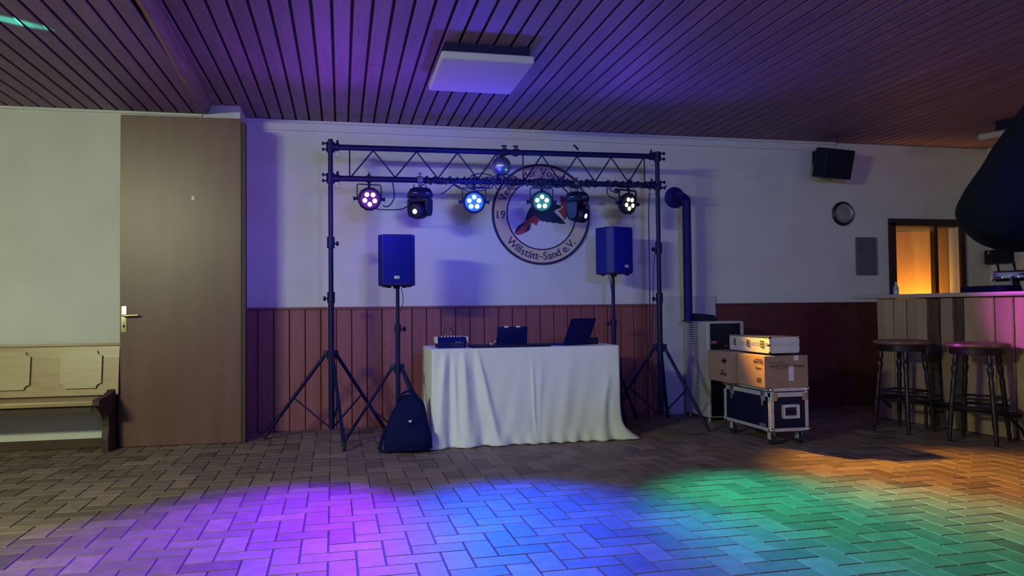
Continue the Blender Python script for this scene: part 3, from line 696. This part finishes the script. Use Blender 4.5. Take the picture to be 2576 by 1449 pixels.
for j in range(NV+1):
    v = j/NV; row = []
    for (px_, py_, nx, ny) in path:
        z = zt-v*(zt-.006); off = .0
        if ny < -.5 or (px_ < x0+.1 or px_ > x1-.1):
            x = px_
            off += ridge(x, v, .76, .70, .030, .02, .045) - ridge(x, v, .80, .80, .018, .012, .03) + ridge(x, v, .90, .925, .034, .02, .06)
            off += ridge(x, v, 1.00, 1.16, .024, .015, .035) - ridge(x, v, .96, 1.05, .016, .02, .04) + ridge(x, v, 1.43, 1.455, .010, .010, .012, .08, .8)
            off += ridge(x, v, 1.52, 1.47, .006, .02, .02, .1) + ridge(x, v, 2.08, 1.98, .020, .02, .05, .25) - ridge(x, v, 2.05, 2.05, .010, .02, .03, .4) + ridge(x, v, 1.75, 1.66, .007, .05, .06)
            off += ridge(x, v, .83, .84, .012, .01, .02, .1)
        for f_, g_, h_ in nz[:7]: off += .0011*v*math.sin(f_*px_*1.3+g_*v*4+h_)*1.5
        off += .022*v**2
        if v > .86: off += (v-.86)*.12*(1+.6*math.sin(px_*23)+.5*math.sin(px_*57+2)); z += .004*math.sin(px_*60)*(v-.86)*5
        # corners flare: bunch at the left, trailing tip at the right
        if v > .8 and px_ > x1-.12: off += (v-.8)**2*1.2*max(0, 1-(x1-px_)/.12)
        X = px_+nx*off; Y = py_+ny*off
        if v > .7 and px_ > x1-.2 and ny < -.3: X += ((v-.7)/.3)**3*.095*(1-(x1-px_)/.2)
        if v > .6 and px_ < x0+.16 and ny < -.3: Y -= ((v-.6)/.4)**2*.035*(1-(px_-x0)/.16); X += ((v-.6)/.4)*.012*math.sin(px_*70)
        row.append(mb.bm.verts.new((X, Y, max(z, .004))))
    rows.append(row)
for a, b in zip(rows, rows[1:]):
    for k in range(len(path)-1): mb.bm.faces.new((a[k], a[k+1], b[k+1], b[k]))
top = rows[0]; f = mb.bm.faces.new(top)
bmesh.ops.triangulate(mb.bm, faces=[f])
o = mb.build('tablecloth', 'cloth', ang=70); tag(o, 'white floor-length cloth draped over the table under the truss', 'tablecloth')
sm = o.modifiers.new('t', 'SOLIDIFY'); sm.thickness = .0025; sm.offset = -1
TZ = .7415
# mixer
T = thing('audio_mixer', 'small dark audio mixer with white side ends, left end of the table', 'mixer', (.835, -1.00, TZ))
mb = MB(); mb.prism([(-.09, 0), (-.09, .045), (-.06, .082), (.10, .06), (.10, 0)], .222, Matrix.Translation((-.111, 0, 0)) @ Matrix(((0, 0, 1, 0), (1, 0, 0, 0), (0, 1, 0, 0), (0, 0, 0, 1)))); mb.build('mixer_body', 'screen_back', T, smooth=False)
for s in (-1, 1):
    mb = MB(); mb.box((s*.118-.006, -.08, .035), (s*.118+.006, .09, .085), bev=.004); mb.build('side_end', 'mark', T)
for k in range(7): MB().cyl((-.075+k*.024, -.03, .074), (-.073+k*.024, -.034, .092), .0055, n=8).build('knob', 'mark', T)
mb = MB(); mb.box((-.02, -.0925, .030), (.09, -.089, .033)); mb.box((.02, -.0925, .04), (.07, -.089, .048)); mb.box((.0, -.0925, .012), (.085, -.089, .015)); mb.build('connector_strip', 'grey_box', T, smooth=False)
tag(MB().tube(smooth_path([(.80, -.86, TZ+.03), (.80, -.85, TZ+.12), (.835, -.85, TZ+.15), (.88, -.85, TZ+.11), (.89, -.86, TZ+.01)], 6), .004, 6).build('cable', 'cable'), 'thin dark cable looping up behind the audio mixer', 'cable')
# flat controllers / cloth on the table
tag(B((.97, -1.17, TZ), (1.60, -.98, TZ+.020), bev=.004).build('dj_controller', 'black'), 'flat black controller box lying under the smaller laptop', 'controller')
def laptop(label, loc, rz, w_, h_, lean, clips):
    T = thing('laptop', label, 'laptop', loc, rz, 'open laptops on the table')
    B((-w_/2, .0, .0), (w_/2, h_*1.05, .014), bev=.004).build('keyboard_base', 'screen_back', T)
    Rl = Matrix.Translation((0, .004, .014)) @ Matrix.Rotation(lean, 4, 'X')
    l = MB().box((-w_/2, -.004, 0), (w_/2, .004, h_), bev=.0035, M=Rl).build('screen_lid', 'screen_back', T)
    for x in clips: MB().box((x-.017, -.008, h_-.006), (x+.017, .008, h_+.004), bev=.003, M=Rl).build('clip', 'mark', l)
    return T
laptop('smaller black laptop seen from behind, two white clips on its lid', (1.312, -1.06, TZ+.020), 0, .245, .125, math.radians(12), (-.05, .045))
laptop('larger black laptop turned sideways with a leaning lid, right part of table', (1.842, -1.05, TZ), math.radians(24), .265, .225, math.radians(27), ())
tag(B((1.955, -.98, TZ), (2.055, -.90, TZ+.055), bev=.004).build('small_black_box', 'black'), 'small black box on the table right of the larger laptop', 'box')
T = thing('headphones', 'small silver headphone piece beside the smaller laptop', 'headphones', (1.145, -1.09, TZ+.020))
MB().cyl((0, 0, .0), (0, 0, .012), .028, n=20).build('ear_cup', 'chrome', T)
MB().tube(smooth_path([(.018, 0, .012), (.035, .01, .035), (.028, .02, .055), (.045, .02, .062)], 5), .0055, 8).build('headband', 'chrome', T)

# ------------------------------------------------------------------ black bag
T = thing('black_backpack', 'slumped black backpack with a small pale mark, left of the table', 'bag', (.470, -1.265, 0))
mb = MB(); secs = []
for z, a, b, cx, cy in [(.0, .150, .10, .0, 0), (.012, .172, .118, 0, 0), (.06, .180, .128, 0, 0), (.12, .172, .125, .0, 0), (.19, .155, .115, .004, .005), (.25, .138, .10, .010, .012), (.31, .118, .085, .020, .02), (.36, .096, .07, .026, .028), (.395, .065, .05, .026, .034), (.413, .03, .025, .022, .038)]:
    n = 40
    secs.append([Vector((cx+a*math.copysign(abs(math.cos(t))**.75, math.cos(t))*(1+.03*math.sin(3*t+z*20)+.018*math.sin(7*t+z*31)), cy+.78*b*math.copysign(abs(math.sin(t))**.75, math.sin(t))*(1+.04*math.sin(4*t+z*14)), z)) for t in [2*PI*k/n for k in range(n)]])
mb.loft(secs); o = mb.build('bag_body', 'bag', T, ang=80); ss = o.modifiers.new('s', 'SUBSURF'); ss.levels = 1; ss.render_levels = 1
mb = MB(); secs = []
for z, a, b in [(.02, .09, .03), (.03, .115, .045), (.10, .12, .05), (.155, .105, .045), (.185, .07, .03), (.195, .03, .012)]:
    secs.append([Vector((.045+a*math.cos(t), -.098+b*math.sin(t), z)) for t in [2*PI*k/28 for k in range(28)]])
mb.loft(secs).build('front_pocket', 'bag', T, ang=80)
MB().tube(smooth_path([(-.055, .03, .33), (-.06, .0, .385), (-.02, -.0, .43), (.03, .0, .437), (.075, .01, .40)], 6), .011, 8).build('carry_loop', 'bag', T)
MB().tube(smooth_path([(-.16, 0, .17), (-.185, -.02, .10), (-.20, -.03, .03), (-.17, -.05, .012), (-.13, -.07, .015)], 6), .013, 8).build('shoulder_strap', 'bag', T)
MB().prism([(0, 0), (.026, .009), (.026, -.009), (.016, -.010)], .002, Matrix.Translation((-.005, -.108, .235)) @ Matrix.Rotation(.15, 4, 'X') @ RX).build('pale_mark', 'mark', T)

# ------------------------------------------------------------------ flight case stack
T = thing('flight_case', 'black flight case with aluminium edges on four castors, bottom of the stack', 'case', (3.255, -1.465, 0))
hx, hy, z0, z1 = .155, .355, .105, .428
B((-hx+.004, -hy+.004, z0+.004), (hx-.004, hy-.004, z1-.004)).build('case_body', 'laminate', T, smooth=False)
e = .026; t_ = .004
for sx in (-1, 1):
    for sy in (-1, 1):
        X, Y = sx*hx, sy*hy; mb = MB()
        mb.box((min(X, X-sx*e), Y-t_/2-.001*sy, z0), (max(X, X-sx*e), Y+t_/2, z1), bev=.001, seg=1); mb.box((X-t_/2, min(Y, Y-sy*e*1.4), z0), (X+t_/2, max(Y, Y-sy*e*1.4), z1), bev=.001, seg=1)
        mb.build('corner_profile', 'alu', T, smooth=False)
mb = MB()
for za, zb2 in ((z0, z0+.024), (z1-.026, z1), (z1-.068, z1-.034)):
    for sy in (-1, 1): mb.box((-hx, sy*hy-t_/2, za), (hx, sy*hy+t_/2, zb2), bev=.001, seg=1)
    for sx in (-1, 1): mb.box((sx*hx-t_/2, -hy, za), (sx*hx+t_/2, hy, zb2), bev=.001, seg=1)
for sx in (-1, 1): mb.box((sx*hx-.012*(sx > 0)-0, -hy, z1-.002), (sx*hx+.012*(sx < 0), hy, z1+.001))
mb.build('edge_rails', 'alu', T, smooth=False)
for sx in (-1, 1):
    for sy in (-1, 1):
        for z in (z0+.012, z1-.012): MB().sph((sx*(hx-.006), sy*(hy-.006), z), .021, u=14, v=10).build('ball_corner', 'chrome', T)
for y in (-.26, -.215+.42):
    k = MB().box((-hx-.012, y-.028, z1-.10), (-hx-.002, y+.028, z1-.02), bev=.004); k.tube(arc((-hx-.016, y, z1-.075), .014, 0, 2*PI, 12, 'yz')[:-1], .0035, 6, closed=True); k.box((-hx-.02, y-.01, z1-.135), (-hx-.008, y+.01, z1-.075), bev=.003); k.build('butterfly_latch', 'steel', T)
for sx in (-1, 1):
    MB().box((sx*(hx-.03)-.022, -hy-.008, z1-.095), (sx*(hx-.03)+.022, -hy-.001, z1-.035), bev=.003).build('clasp', 'steel', T)
h0 = B((-.070+.005, -hy-.006, .20), (.070+.005, -hy-.0015, .305), bev=.012).build('handle_dish', 'alu', T)
B((-.045+.005, -hy-.0075, .222), (.045+.005, -hy-.0055, .283)).build('dish_recess', 'dark_slot', h0, smooth=False)
MB().box((-.042+.005, -hy-.016, .240), (.042+.005, -hy-.006, .262), bev=.004).build('handle', 'black', h0)
B((-hx-.005, -.29, .132), (-hx-.002, -.20, .156), bev=.003).build('name_badge', 'grey_box', T)
for sx in (-1, 1):
    for sy in (-1, 1):
        x, y = sx*.115, sy*.285
        mb = MB().box((x-.035, y-.035, z0-.006), (x+.035, y+.035, z0), bev=.002); mb.box((x-.018, y-.022, .040), (x-.014, y+.022, z0-.004)); mb.box((x+.014, y-.022, .040), (x+.018, y+.022, z0-.004))
        ca = mb.build('castor', 'alu', T, smooth=False)
        MB().cyl((x-.012, y, .040), (x+.012, y, .040), .040, n=24).build('wheel', 'rubber', ca)
def carton(label, loc, rz, sx, sy, sz, fn):
    T = thing('cardboard_box', label, 'box', loc, rz, 'cardboard boxes on the flight case')
    B((-sx/2, -sy/2, 0), (sx/2, sy/2, sz), bev=.003).build('carton', 'card', T, smooth=False); fn(T); return T
LX = Matrix.Rotation(-PI/2, 4, 'Z') @ RX     # text facing -x
def print_right(T):
    mb = MB(); text_into(mb, 'VARYTEC', .040, Matrix.Translation((-.055, -.2016, .148)) @ RX @ Matrix.Scale(1.0, 4), .0006); text_into(mb, 'Theater', .032, Matrix.Translation((.105, -.2016, .150)) @ RX, .0006)
    mb.box((-.145, -.2022, .186), (-.02, -.2006, .190)); mb.box((-.10, -.2022, .138), (.0, -.2006, .141)); mb.build('printing', 'ink', T, smooth=False); mb = MB()
    text_into(mb, 'VARYTEC', .034, Matrix.Translation((-.1816, -.115, .178)) @ LX, .0006); text_into(mb, 'Theater', .026, Matrix.Translation((-.1816, -.115, .135)) @ LX, .0006)
    mb.box((-.1822, -.15, .04), (-.1806, -.09, .07)); mb.box((-.1822, -.165, .208), (-.1806, -.07, .212)); mb.build('printing', 'ink', T, smooth=False)
    mb = MB(); mb.box((.018, -.2025, .05), (.060, -.2005, .155)); mb.build('tape', 'tape', T, smooth=False); mb = MB(); mb.box((.062, -.2025, .20), (.10, -.2005, .2365)); mb.build('tape', 'tape', T, smooth=False)
carton('cardboard box with dark printing and pale tape, right one on the flight case', (3.235, -1.62, .429), 0, .36, .40, .237, print_right)
def print_left(T):
    mb = MB(); mb.box((-.1412, -.13, .165), (-.1396, -.03, .175)); mb.box((-.1412, -.115, .150), (-.1396, -.06, .195)); mb.box((-.1412, -.12, .055), (-.1396, -.02, .075)); mb.box((-.1412, -.08, .085), (-.1396, -.03, .097))
    mb.build('printing', 'ink', T, smooth=False)
carton('cardboard box with faded printing, left one overhanging the flight case', (3.15, -1.205, .429), 0, .28, .40, .245, print_left)
T = thing('aluminium_case', 'silver aluminium hard case with three latches, on top of the stack', 'case', (3.250, -1.475, .676))
B((-.125, -.305, .006), (.125, .305, .128), bev=.004).build('case_shell', 'alu_sheet', T, smooth=False)
mb = MB()
for z in (.062, .072, .082):
    mb.box((-.128, -.29, z), (-.124, .29, z+.004)); mb.box((-.11, -.308, z), (.11, -.304, z+.004))
mb.box((-.127, -.308, .008), (-.112, -.300, .126)); mb.box((-.129, -.306, .008), (-.121, -.288, .126))
mb.build('edge_profile', 'alu', T, smooth=False)
mb = MB()
for y in (-.303, .303):
    for z in (.008, .124):
        for x in (-.124, .124): mb.sph((x, y, z), .011, u=10, v=8)
for x in (-.126, .126): mb.box((x-.005, -.309, .062), (x+.005, -.28, .074))
mb.box((-.118, -.30, 0), (.118, .30, .006)); mb.box((-.122, -.302, .1275), (.122, .302, .1295))
mb.build('black_corner', 'black', T, smooth=False)
mb = MB(); mb.box((-.130, -.30, .124), (-.120, .30, .132), bev=.002); mb.build('top_rim', 'screw', T)
for y in (-.20, .0, .20):
    mb = MB()
    for z in (.060, .080, .098): mb.cyl((-.131, y-.02, z), (-.131, y+.02, z), .006, n=10)
    mb.box((-.131, y-.017, .048), (-.126, y+.017, .102)); mb.build('latch', 'screw', T)

# ------------------------------------------------------------------ bar
T = thing('bar_counter', 'rustic bar counter clad in rough wooden slabs with pale top', 'bar', (4.94, -1.5, 0), math.radians(7.5))
# local y runs along the front (positive = towards back wall); front face at local x=-.0
R_ = random.Random(5)
B((.03, -1.9, 0), (.55, .75, 1.09)).build('bar_carcass', 'dark_wood', T, smooth=False)
y = .75; k = 0
for wd, bark in [(.19, 0), (.14, 0), (.215, 0), (.13, 1), (.125, 0), (.10, 1), (.27, 0), (.16, 0), (.2, 0), (.25, 1), (.25, 0)]:
    if bark:
        mb = MB(); secs = []
        for i in range(13):
            z = .004+1.086*i/12; a = y-.004-R_.uniform(0, .012); b = y-wd+.004+R_.uniform(0, .012); dp = .004+R_.uniform(0, .018)
            secs.append([Vector((.03, a, z)), Vector((dp, a, z)), Vector((dp-.008, (a+b)/2, z)), Vector((dp, b, z)), Vector((.03, b, z))])
        mb.loft(secs); mb._col(mb.bm.faces, 1.0); mb.build('bark_slab', 'slab_bark', T, smooth=False)
    else:
        mb = MB(); secs = []; v = R_.uniform(.8, 1.12)
        for i in range(13):
            z = .004+1.086*i/12; a = y-.003-R_.uniform(0, .005); b = y-wd+.003+R_.uniform(0, .005)
            secs.append([Vector((.03, a, z)), Vector((.006, a, z)), Vector((0, a-.008, z)), Vector((0, b+.008, z)), Vector((.006, b, z)), Vector((.03, b, z))])
        mb.loft(secs); mb._col(mb.bm.faces, v); mb.build('slab', 'slab', T, smooth=False)
    y -= wd
B((-.06, -1.9, 1.095), (.60, .98, 1.130), bev=.008).build('counter_top', 'counter', T)
FR = thing('foot_rail', 'dark metal foot rail running along the foot of the bar', 'rail', (4.80, -1.5, 0), math.radians(3))
MB().cyl((0, -.78, .215), (0, .64, .215), .020, n=14).build('rail', 'black_wood', FR)
for y in (-.70, .60): MB().tube(smooth_path([(0, y, .215), (.03, y, .16), (.10, y, .10), (.15, y, .012)], 4), .012, 8).build('bracket', 'black_wood', FR)
for y in (.1, ): MB().cyl((0, y, 0), (0, y, .215), .014, n=10).build('bracket', 'black_wood', FR)

def stool(label, loc, rz):
    T = thing('bar_stool', label, 'stool', loc, rz, 'wooden bar stools at the bar')
    MB().lathe([(.10, .705), (.205, .708), (.222, .722), (.218, .738), (.17, .748), (.01, .750)], n=40).build('seat', 'seat_wood', T)
    MB().lathe([(.165, .655), (.185, .66), (.188, .705), (.165, .707)], n=36).build('apron', 'black_wood', T)
    for k in range(4):
        a = PI/4+k*PI/2; c, s = math.cos(a), math.sin(a)
        p = Vector((c*.155, s*.155, .69)); q = Vector((c*.225, s*.225, 0.0)); pts = []
        mb = MB(); prof = [(0, .019), (.08, .017), (.12, .022), (.16, .015), (.19, .024), (.24, .022), (.30, .014), (.34, .020), (.42, .018), (.55, .017), (.62, .021), (.72, .018), (.80, .020), (.88, .013), (.93, .017), (1, .011)]
        n = 12; ax = (q-p).normalized(); u = ax.orthogonal().normalized(); w2 = ax.cross(u); secs = []
        for t, r in prof:
            o_ = p.lerp(q, t); secs.append([o_+r*(u*math.cos(2*PI*j/n)+w2*math.sin(2*PI*j/n)) for j in range(n)])
        mb.loft(secs).build('leg', 'black_wood', T)
    MB().tube([(.202*math.cos(t), .202*math.sin(t), .265) for t in [2*PI*j/40 for j in range(40)]], .013, 8, closed=True).build('foot_ring', 'black_wood', T)
    mb = MB()
    for k in range(4):
        a = PI/4+k*PI/2; b = a+PI/2; mb.cyl((math.cos(a)*.195, math.sin(a)*.195, .33), (math.cos(b)*.195, math.sin(b)*.195, .33), .009, n=8)
    mb.build('stretcher', 'black_wood', T)
    return T
S1 = stool('dark wooden bar stool with turned legs, farther one next to the wall end', (4.53, -1.46, 0), math.radians(14))
S2 = copy_tree(S1, None, 'dark wooden bar stool with violet light on its seat, nearer one'); S2.location = (4.70, -2.05, 0); S2.rotation_euler = (0, 0, math.radians(30))

# things on and around the bar
T = thing('beer_tap', 'shiny chrome beer tap unit on the bar at the right edge', 'tap', (5.27, -1.86, 1.130), math.radians(7))
mb = MB().cyl((0, 0, 0), (0, 0, .05), .05, .03, n=20); mb.cyl((0, 0, .05), (0, 0, .10), .026, n=20); mb.build('tap_foot', 'black', T)
MB().box((-.045, -.24, .085), (.045, .19, .175), bev=.03, seg=4).build('tap_body', 'chrome', T)
for y in (-.15, -.02, .12):
    sp = MB().tube(smooth_path([(-.03, y, .12), (-.075, y, .115), (-.085, y, .06)], 5), .008, 10).build('spout', 'chrome', T)
    MB().cyl((-.03, y, .16), (-.05, y, .24), .007, .011, n=10).build('tap_lever', 'black', T)
tag(B((5.05, -1.95, 1.130), (5.24, -1.52, 1.182), bev=.02, seg=3).build('folded_cloth', 'bag'), 'flat dark folded cloth lying on the bar top', 'cloth')
T = thing('drinking_bottle', 'small bluish glass bottle at the wall end of the bar', 'bottle', (5.17, -.62, 1.130))
MB().lathe([(.020, 0), (.024, .005), (.024, .07), (.012, .095), (.010, .115)], n=20).build('bottle_body', 'clear_blue', T)
MB().cyl((0, 0, .115), (0, 0, .125), .011, n=14).build('cap', 'mark', T)
T = thing('wall_clock', 'round metal-rimmed clock plate on the wall left of the bar', 'clock', (5.058, -.001, 1.983))
MB().lathe([(.124, 0), (.126, .012), (.112, .028), (.104, .022)], rot=RX, n=48).build('rim', 'frame', T)
MB().lathe([(.100, .020), (.098, .034), (.066, .026), (.060, .027), (.01, .027)], rot=RX, n=48).build('dial', 'clock', T)
T = thing('fuse_box', 'flat grey cabinet door on the wall below the round clock', 'cabinet', (5.315, 0, 1.545))
B((-.115, -.030, -.195), (.115, 0, .195), bev=.004).build('cabinet_frame', 'grey_box', T, smooth=False)
B((-.105, -.034, -.185), (.105, -.029, .185), bev=.002).build('cabinet_door', 'grey_box', T, smooth=False)
MB().cyl((-.085, -.034, .08), (-.085, -.042, .08), .008, n=12).build('lock', 'black', T)
T = thing('black_wall_box', 'small black box fixed to the right wall above the bar taps', 'box', (XR, -.16, 1.535))
B((-.10, -.16, -.075), (-.003, .13, .075), bev=.015).build('box_body', 'black', T)
MB().cyl((-.10, .06, .03), (-.108, .06, .07), .012, n=10).build('knob', 'grey_box', T)

# ------------------------------------------------------------------ person at the right edge
PT = thing('person', 'person in a dark navy jacket with bent elbow, cut off by the right edge', 'person', (0, 0, 0))
El = Vector((1.2277, -5.7119, 1.1895)); Sh = Vector((1.4576, -5.7509, 1.4852)); Wr = Vector((1.6332, -5.5777, 1.2256))   # elbow, shoulder, wrist
right = Vector((rt.x, rt.y, 0)).normalized(); fwd = Vector((fw.x, fw.y, 0)).normalized()
ctr = Vector((Sh.x, Sh.y, 0))+right*.19
PT.location = ctr
def rel(v): return Vector(v)-ctr
shz = Sh.z; up_ = Vector((0, 0, 1))
def skin(name, chain, edges, mt, lv=2, root=0):
    me = bpy.data.meshes.new(name); me.from_pydata([tuple(p) for p, r in chain], edges, []); o = bpy.data.objects.new(name, me); C.objects.link(o)
    o.parent = PT; me.materials.append(MT[mt]); sk = o.modifiers.new('skin', 'SKIN'); sk.use_smooth_shade = True
    for i, (p, r) in enumerate(chain):
        sv = me.skin_vertices[0].data[i]; sv.radius = r if isinstance(r, tuple) else (r, r); sv.use_root = (i == root)
    sb = o.modifiers.new('sub', 'SUBSURF'); sb.levels = lv; sb.render_levels = lv
    return o
pelvis = up_*.80; chest = up_*(shz-.20); nk = up_*(shz+.03)
Rs = right*.19+up_*shz; Re = right*.27+up_*(shz-.28)+fwd*.05; Rw_ = right*.16+up_*(shz-.33)+fwd*.25
Lk = -right*.09+up_*.45+fwd*.03; La = -right*.10+up_*.05; Rk = right*.09+up_*.45+fwd*.03; Ra = right*.10+up_*.05
hips = [(-right*.085+up_*.74, .095), (Lk, .062), (La, .045), (right*.085+up_*.74, .095), (Rk, .062), (Ra, .045), (pelvis, (.14, .10))]
body = skin('body', [(pelvis, (.13, .095)), (up_*(.80+.5*(shz-1.0)), (.125, .09)), (chest, (.155, .10)), (nk, .055), (up_*(shz+.09), .050), (up_*(shz+.15), (.070, .082)), (up_*(shz+.225), (.072, .088)), (-right*.085+up_*.72, .085), (Lk, .055), (La, .04), (-right*.10+up_*.025+fwd*.12, .03), (right*.085+up_*.72, .085), (Rk, .055), (Ra, .04), (right*.10+up_*.025+fwd*.12, .03), (-right*.15+up_*(shz-.03), .055), (rel(Sh), .05), (rel(El), .040), (rel(Wr), .028), (right*.15+up_*(shz-.03), .055), (Rs, .05), (Re, .04), (Rw_, .028)],
     [(0, 1), (1, 2), (2, 3), (3, 4), (4, 5), (5, 6), (0, 7), (7, 8), (8, 9), (9, 10), (0, 11), (11, 12), (12, 13), (13, 14), (2, 15), (15, 16), (16, 17), (17, 18), (2, 19), (19, 20), (20, 21), (21, 22)], 'skin')
mid1 = rel(Sh).lerp(rel(El), .5); mid2 = rel(El).lerp(rel(Wr), .5)
skin('jacket', [(up_*.78, (.165, .125)), (up_*(.80+.5*(shz-1.0)), (.160, .12)), (chest, (.185, .13)), (up_*(shz-.02), (.10, .085)), (-right*.15+up_*(shz-.05), .085), (rel(Sh), .082), (mid1, .078), (rel(El)+(rel(El)-rel(Sh)).normalized()*.0, .074), (mid2, .064), (rel(Wr).lerp(rel(El), .08), .050), (right*.15+up_*(shz-.05), .085), (Rs, .08), (Rs.lerp(Re, .5), .072), (Re, .066), (Re.lerp(Rw_, .9), .048)],
     [(0, 1), (1, 2), (2, 3), (2, 4), (4, 5), (5, 6), (6, 7), (7, 8), (8, 9), (2, 10), (10, 11), (11, 12), (12, 13), (13, 14)], 'jacket', 4)
jk = bpy.data.objects['jacket']; tx = bpy.data.textures.new('folds', 'CLOUDS'); tx.noise_scale = .13; tx.noise_depth = 2
dm = jk.modifiers.new('folds', 'DISPLACE'); dm.texture = tx; dm.strength = .013; dm.mid_level = .5; dm.texture_coords = 'LOCAL'
skin('trousers', [(up_*.84, (.145, .11)), (-right*.09+up_*.72, .10), (Lk, .075), (La+up_*.03, .062), (right*.09+up_*.72, .10), (Rk, .075), (Ra+up_*.03, .062)], [(0, 1), (1, 2), (2, 3), (0, 4), (4, 5), (5, 6)], 'trousers')
for q in (La, Ra):
    mb = MB().sph(Vector((q.x, q.y, 0))+up_*.04+fwd*.05, .05, (.95, 2.4, .8), rot=Matrix.Rotation(-YAW, 4, 'Z')); mb.build('shoe', 'rubber', PT)
hc = up_*(shz+.205)
MB().sph(hc-fwd*.012+up_*.03, .098, (.88, 1.0, .98)).build('hair', 'hair', PT)
mb = MB()
for s in (-1, 1): mb.sph(hc+fwd*.082+right*s*.03+up_*-.005, .012)
mb.build('eyes', 'mark', PT)
MB().loft([[hc+fwd*.085+right*x+up_*z for x, z in ((-.008, -.0), (.008, 0), (.014, -.045), (-.014, -.045))], [hc+fwd*.112+right*x*.4+up_*(z-.012) for x, z in ((-.008, 0), (.008, 0), (.014, -.03), (-.014, -.03))]]).build('nose', 'skin', PT)
MB().sph(hc+fwd*.083-up_*.070, .022, (1.1, .35, .3), rot=Matrix.Rotation(-YAW, 4, 'Z')).build('mouth', 'bird_red', PT)
for s in (-1, 1): MB().sph(hc+right*s*.078-up_*.01, .026, (.35, .8, 1.1), rot=Matrix.Rotation(-YAW, 4, 'Z')).build('ear', 'skin', PT)
def hand(w_, el, tgt, thumb_side):
    d = (tgt-el).normalized(); s = d.cross(up_).normalized()*thumb_side; nrm = s.cross(d)
    ch = [(w_, .026), (w_+d*.045, (.034, .016)), (w_+d*.075, (.036, .014))]; ed = [(0, 1), (1, 2)]
    for k, (off, ln) in enumerate([(.027, .062), (.009, .070), (-.009, .066), (-.026, .052)]):
        b = w_+d*.085+s*off; i = len(ch)
        ch += [(b, .0095), (b+d*ln*.5-nrm*.008, .0085), (b+d*ln*.8-nrm*.028, .0075), (b+d*ln*.85-nrm*.045, .0065)]; ed += [(2, i), (i, i+1), (i+1, i+2), (i+2, i+3)]
    i = len(ch); ch += [(w_+d*.035+s*.034, .012), (w_+d*.065+s*.055-nrm*.008, .0095), (w_+d*.09+s*.056-nrm*.016, .0085)]; ed += [(1, i), (i, i+1), (i+1, i+2)]
    return skin('hand', ch, ed, 'skin')
hand(rel(Wr), rel(El), rel(Wr)+(rel(Wr)-rel(El)), 1); hand(Rw_, Re, Rw_+(Rw_-Re), -1)
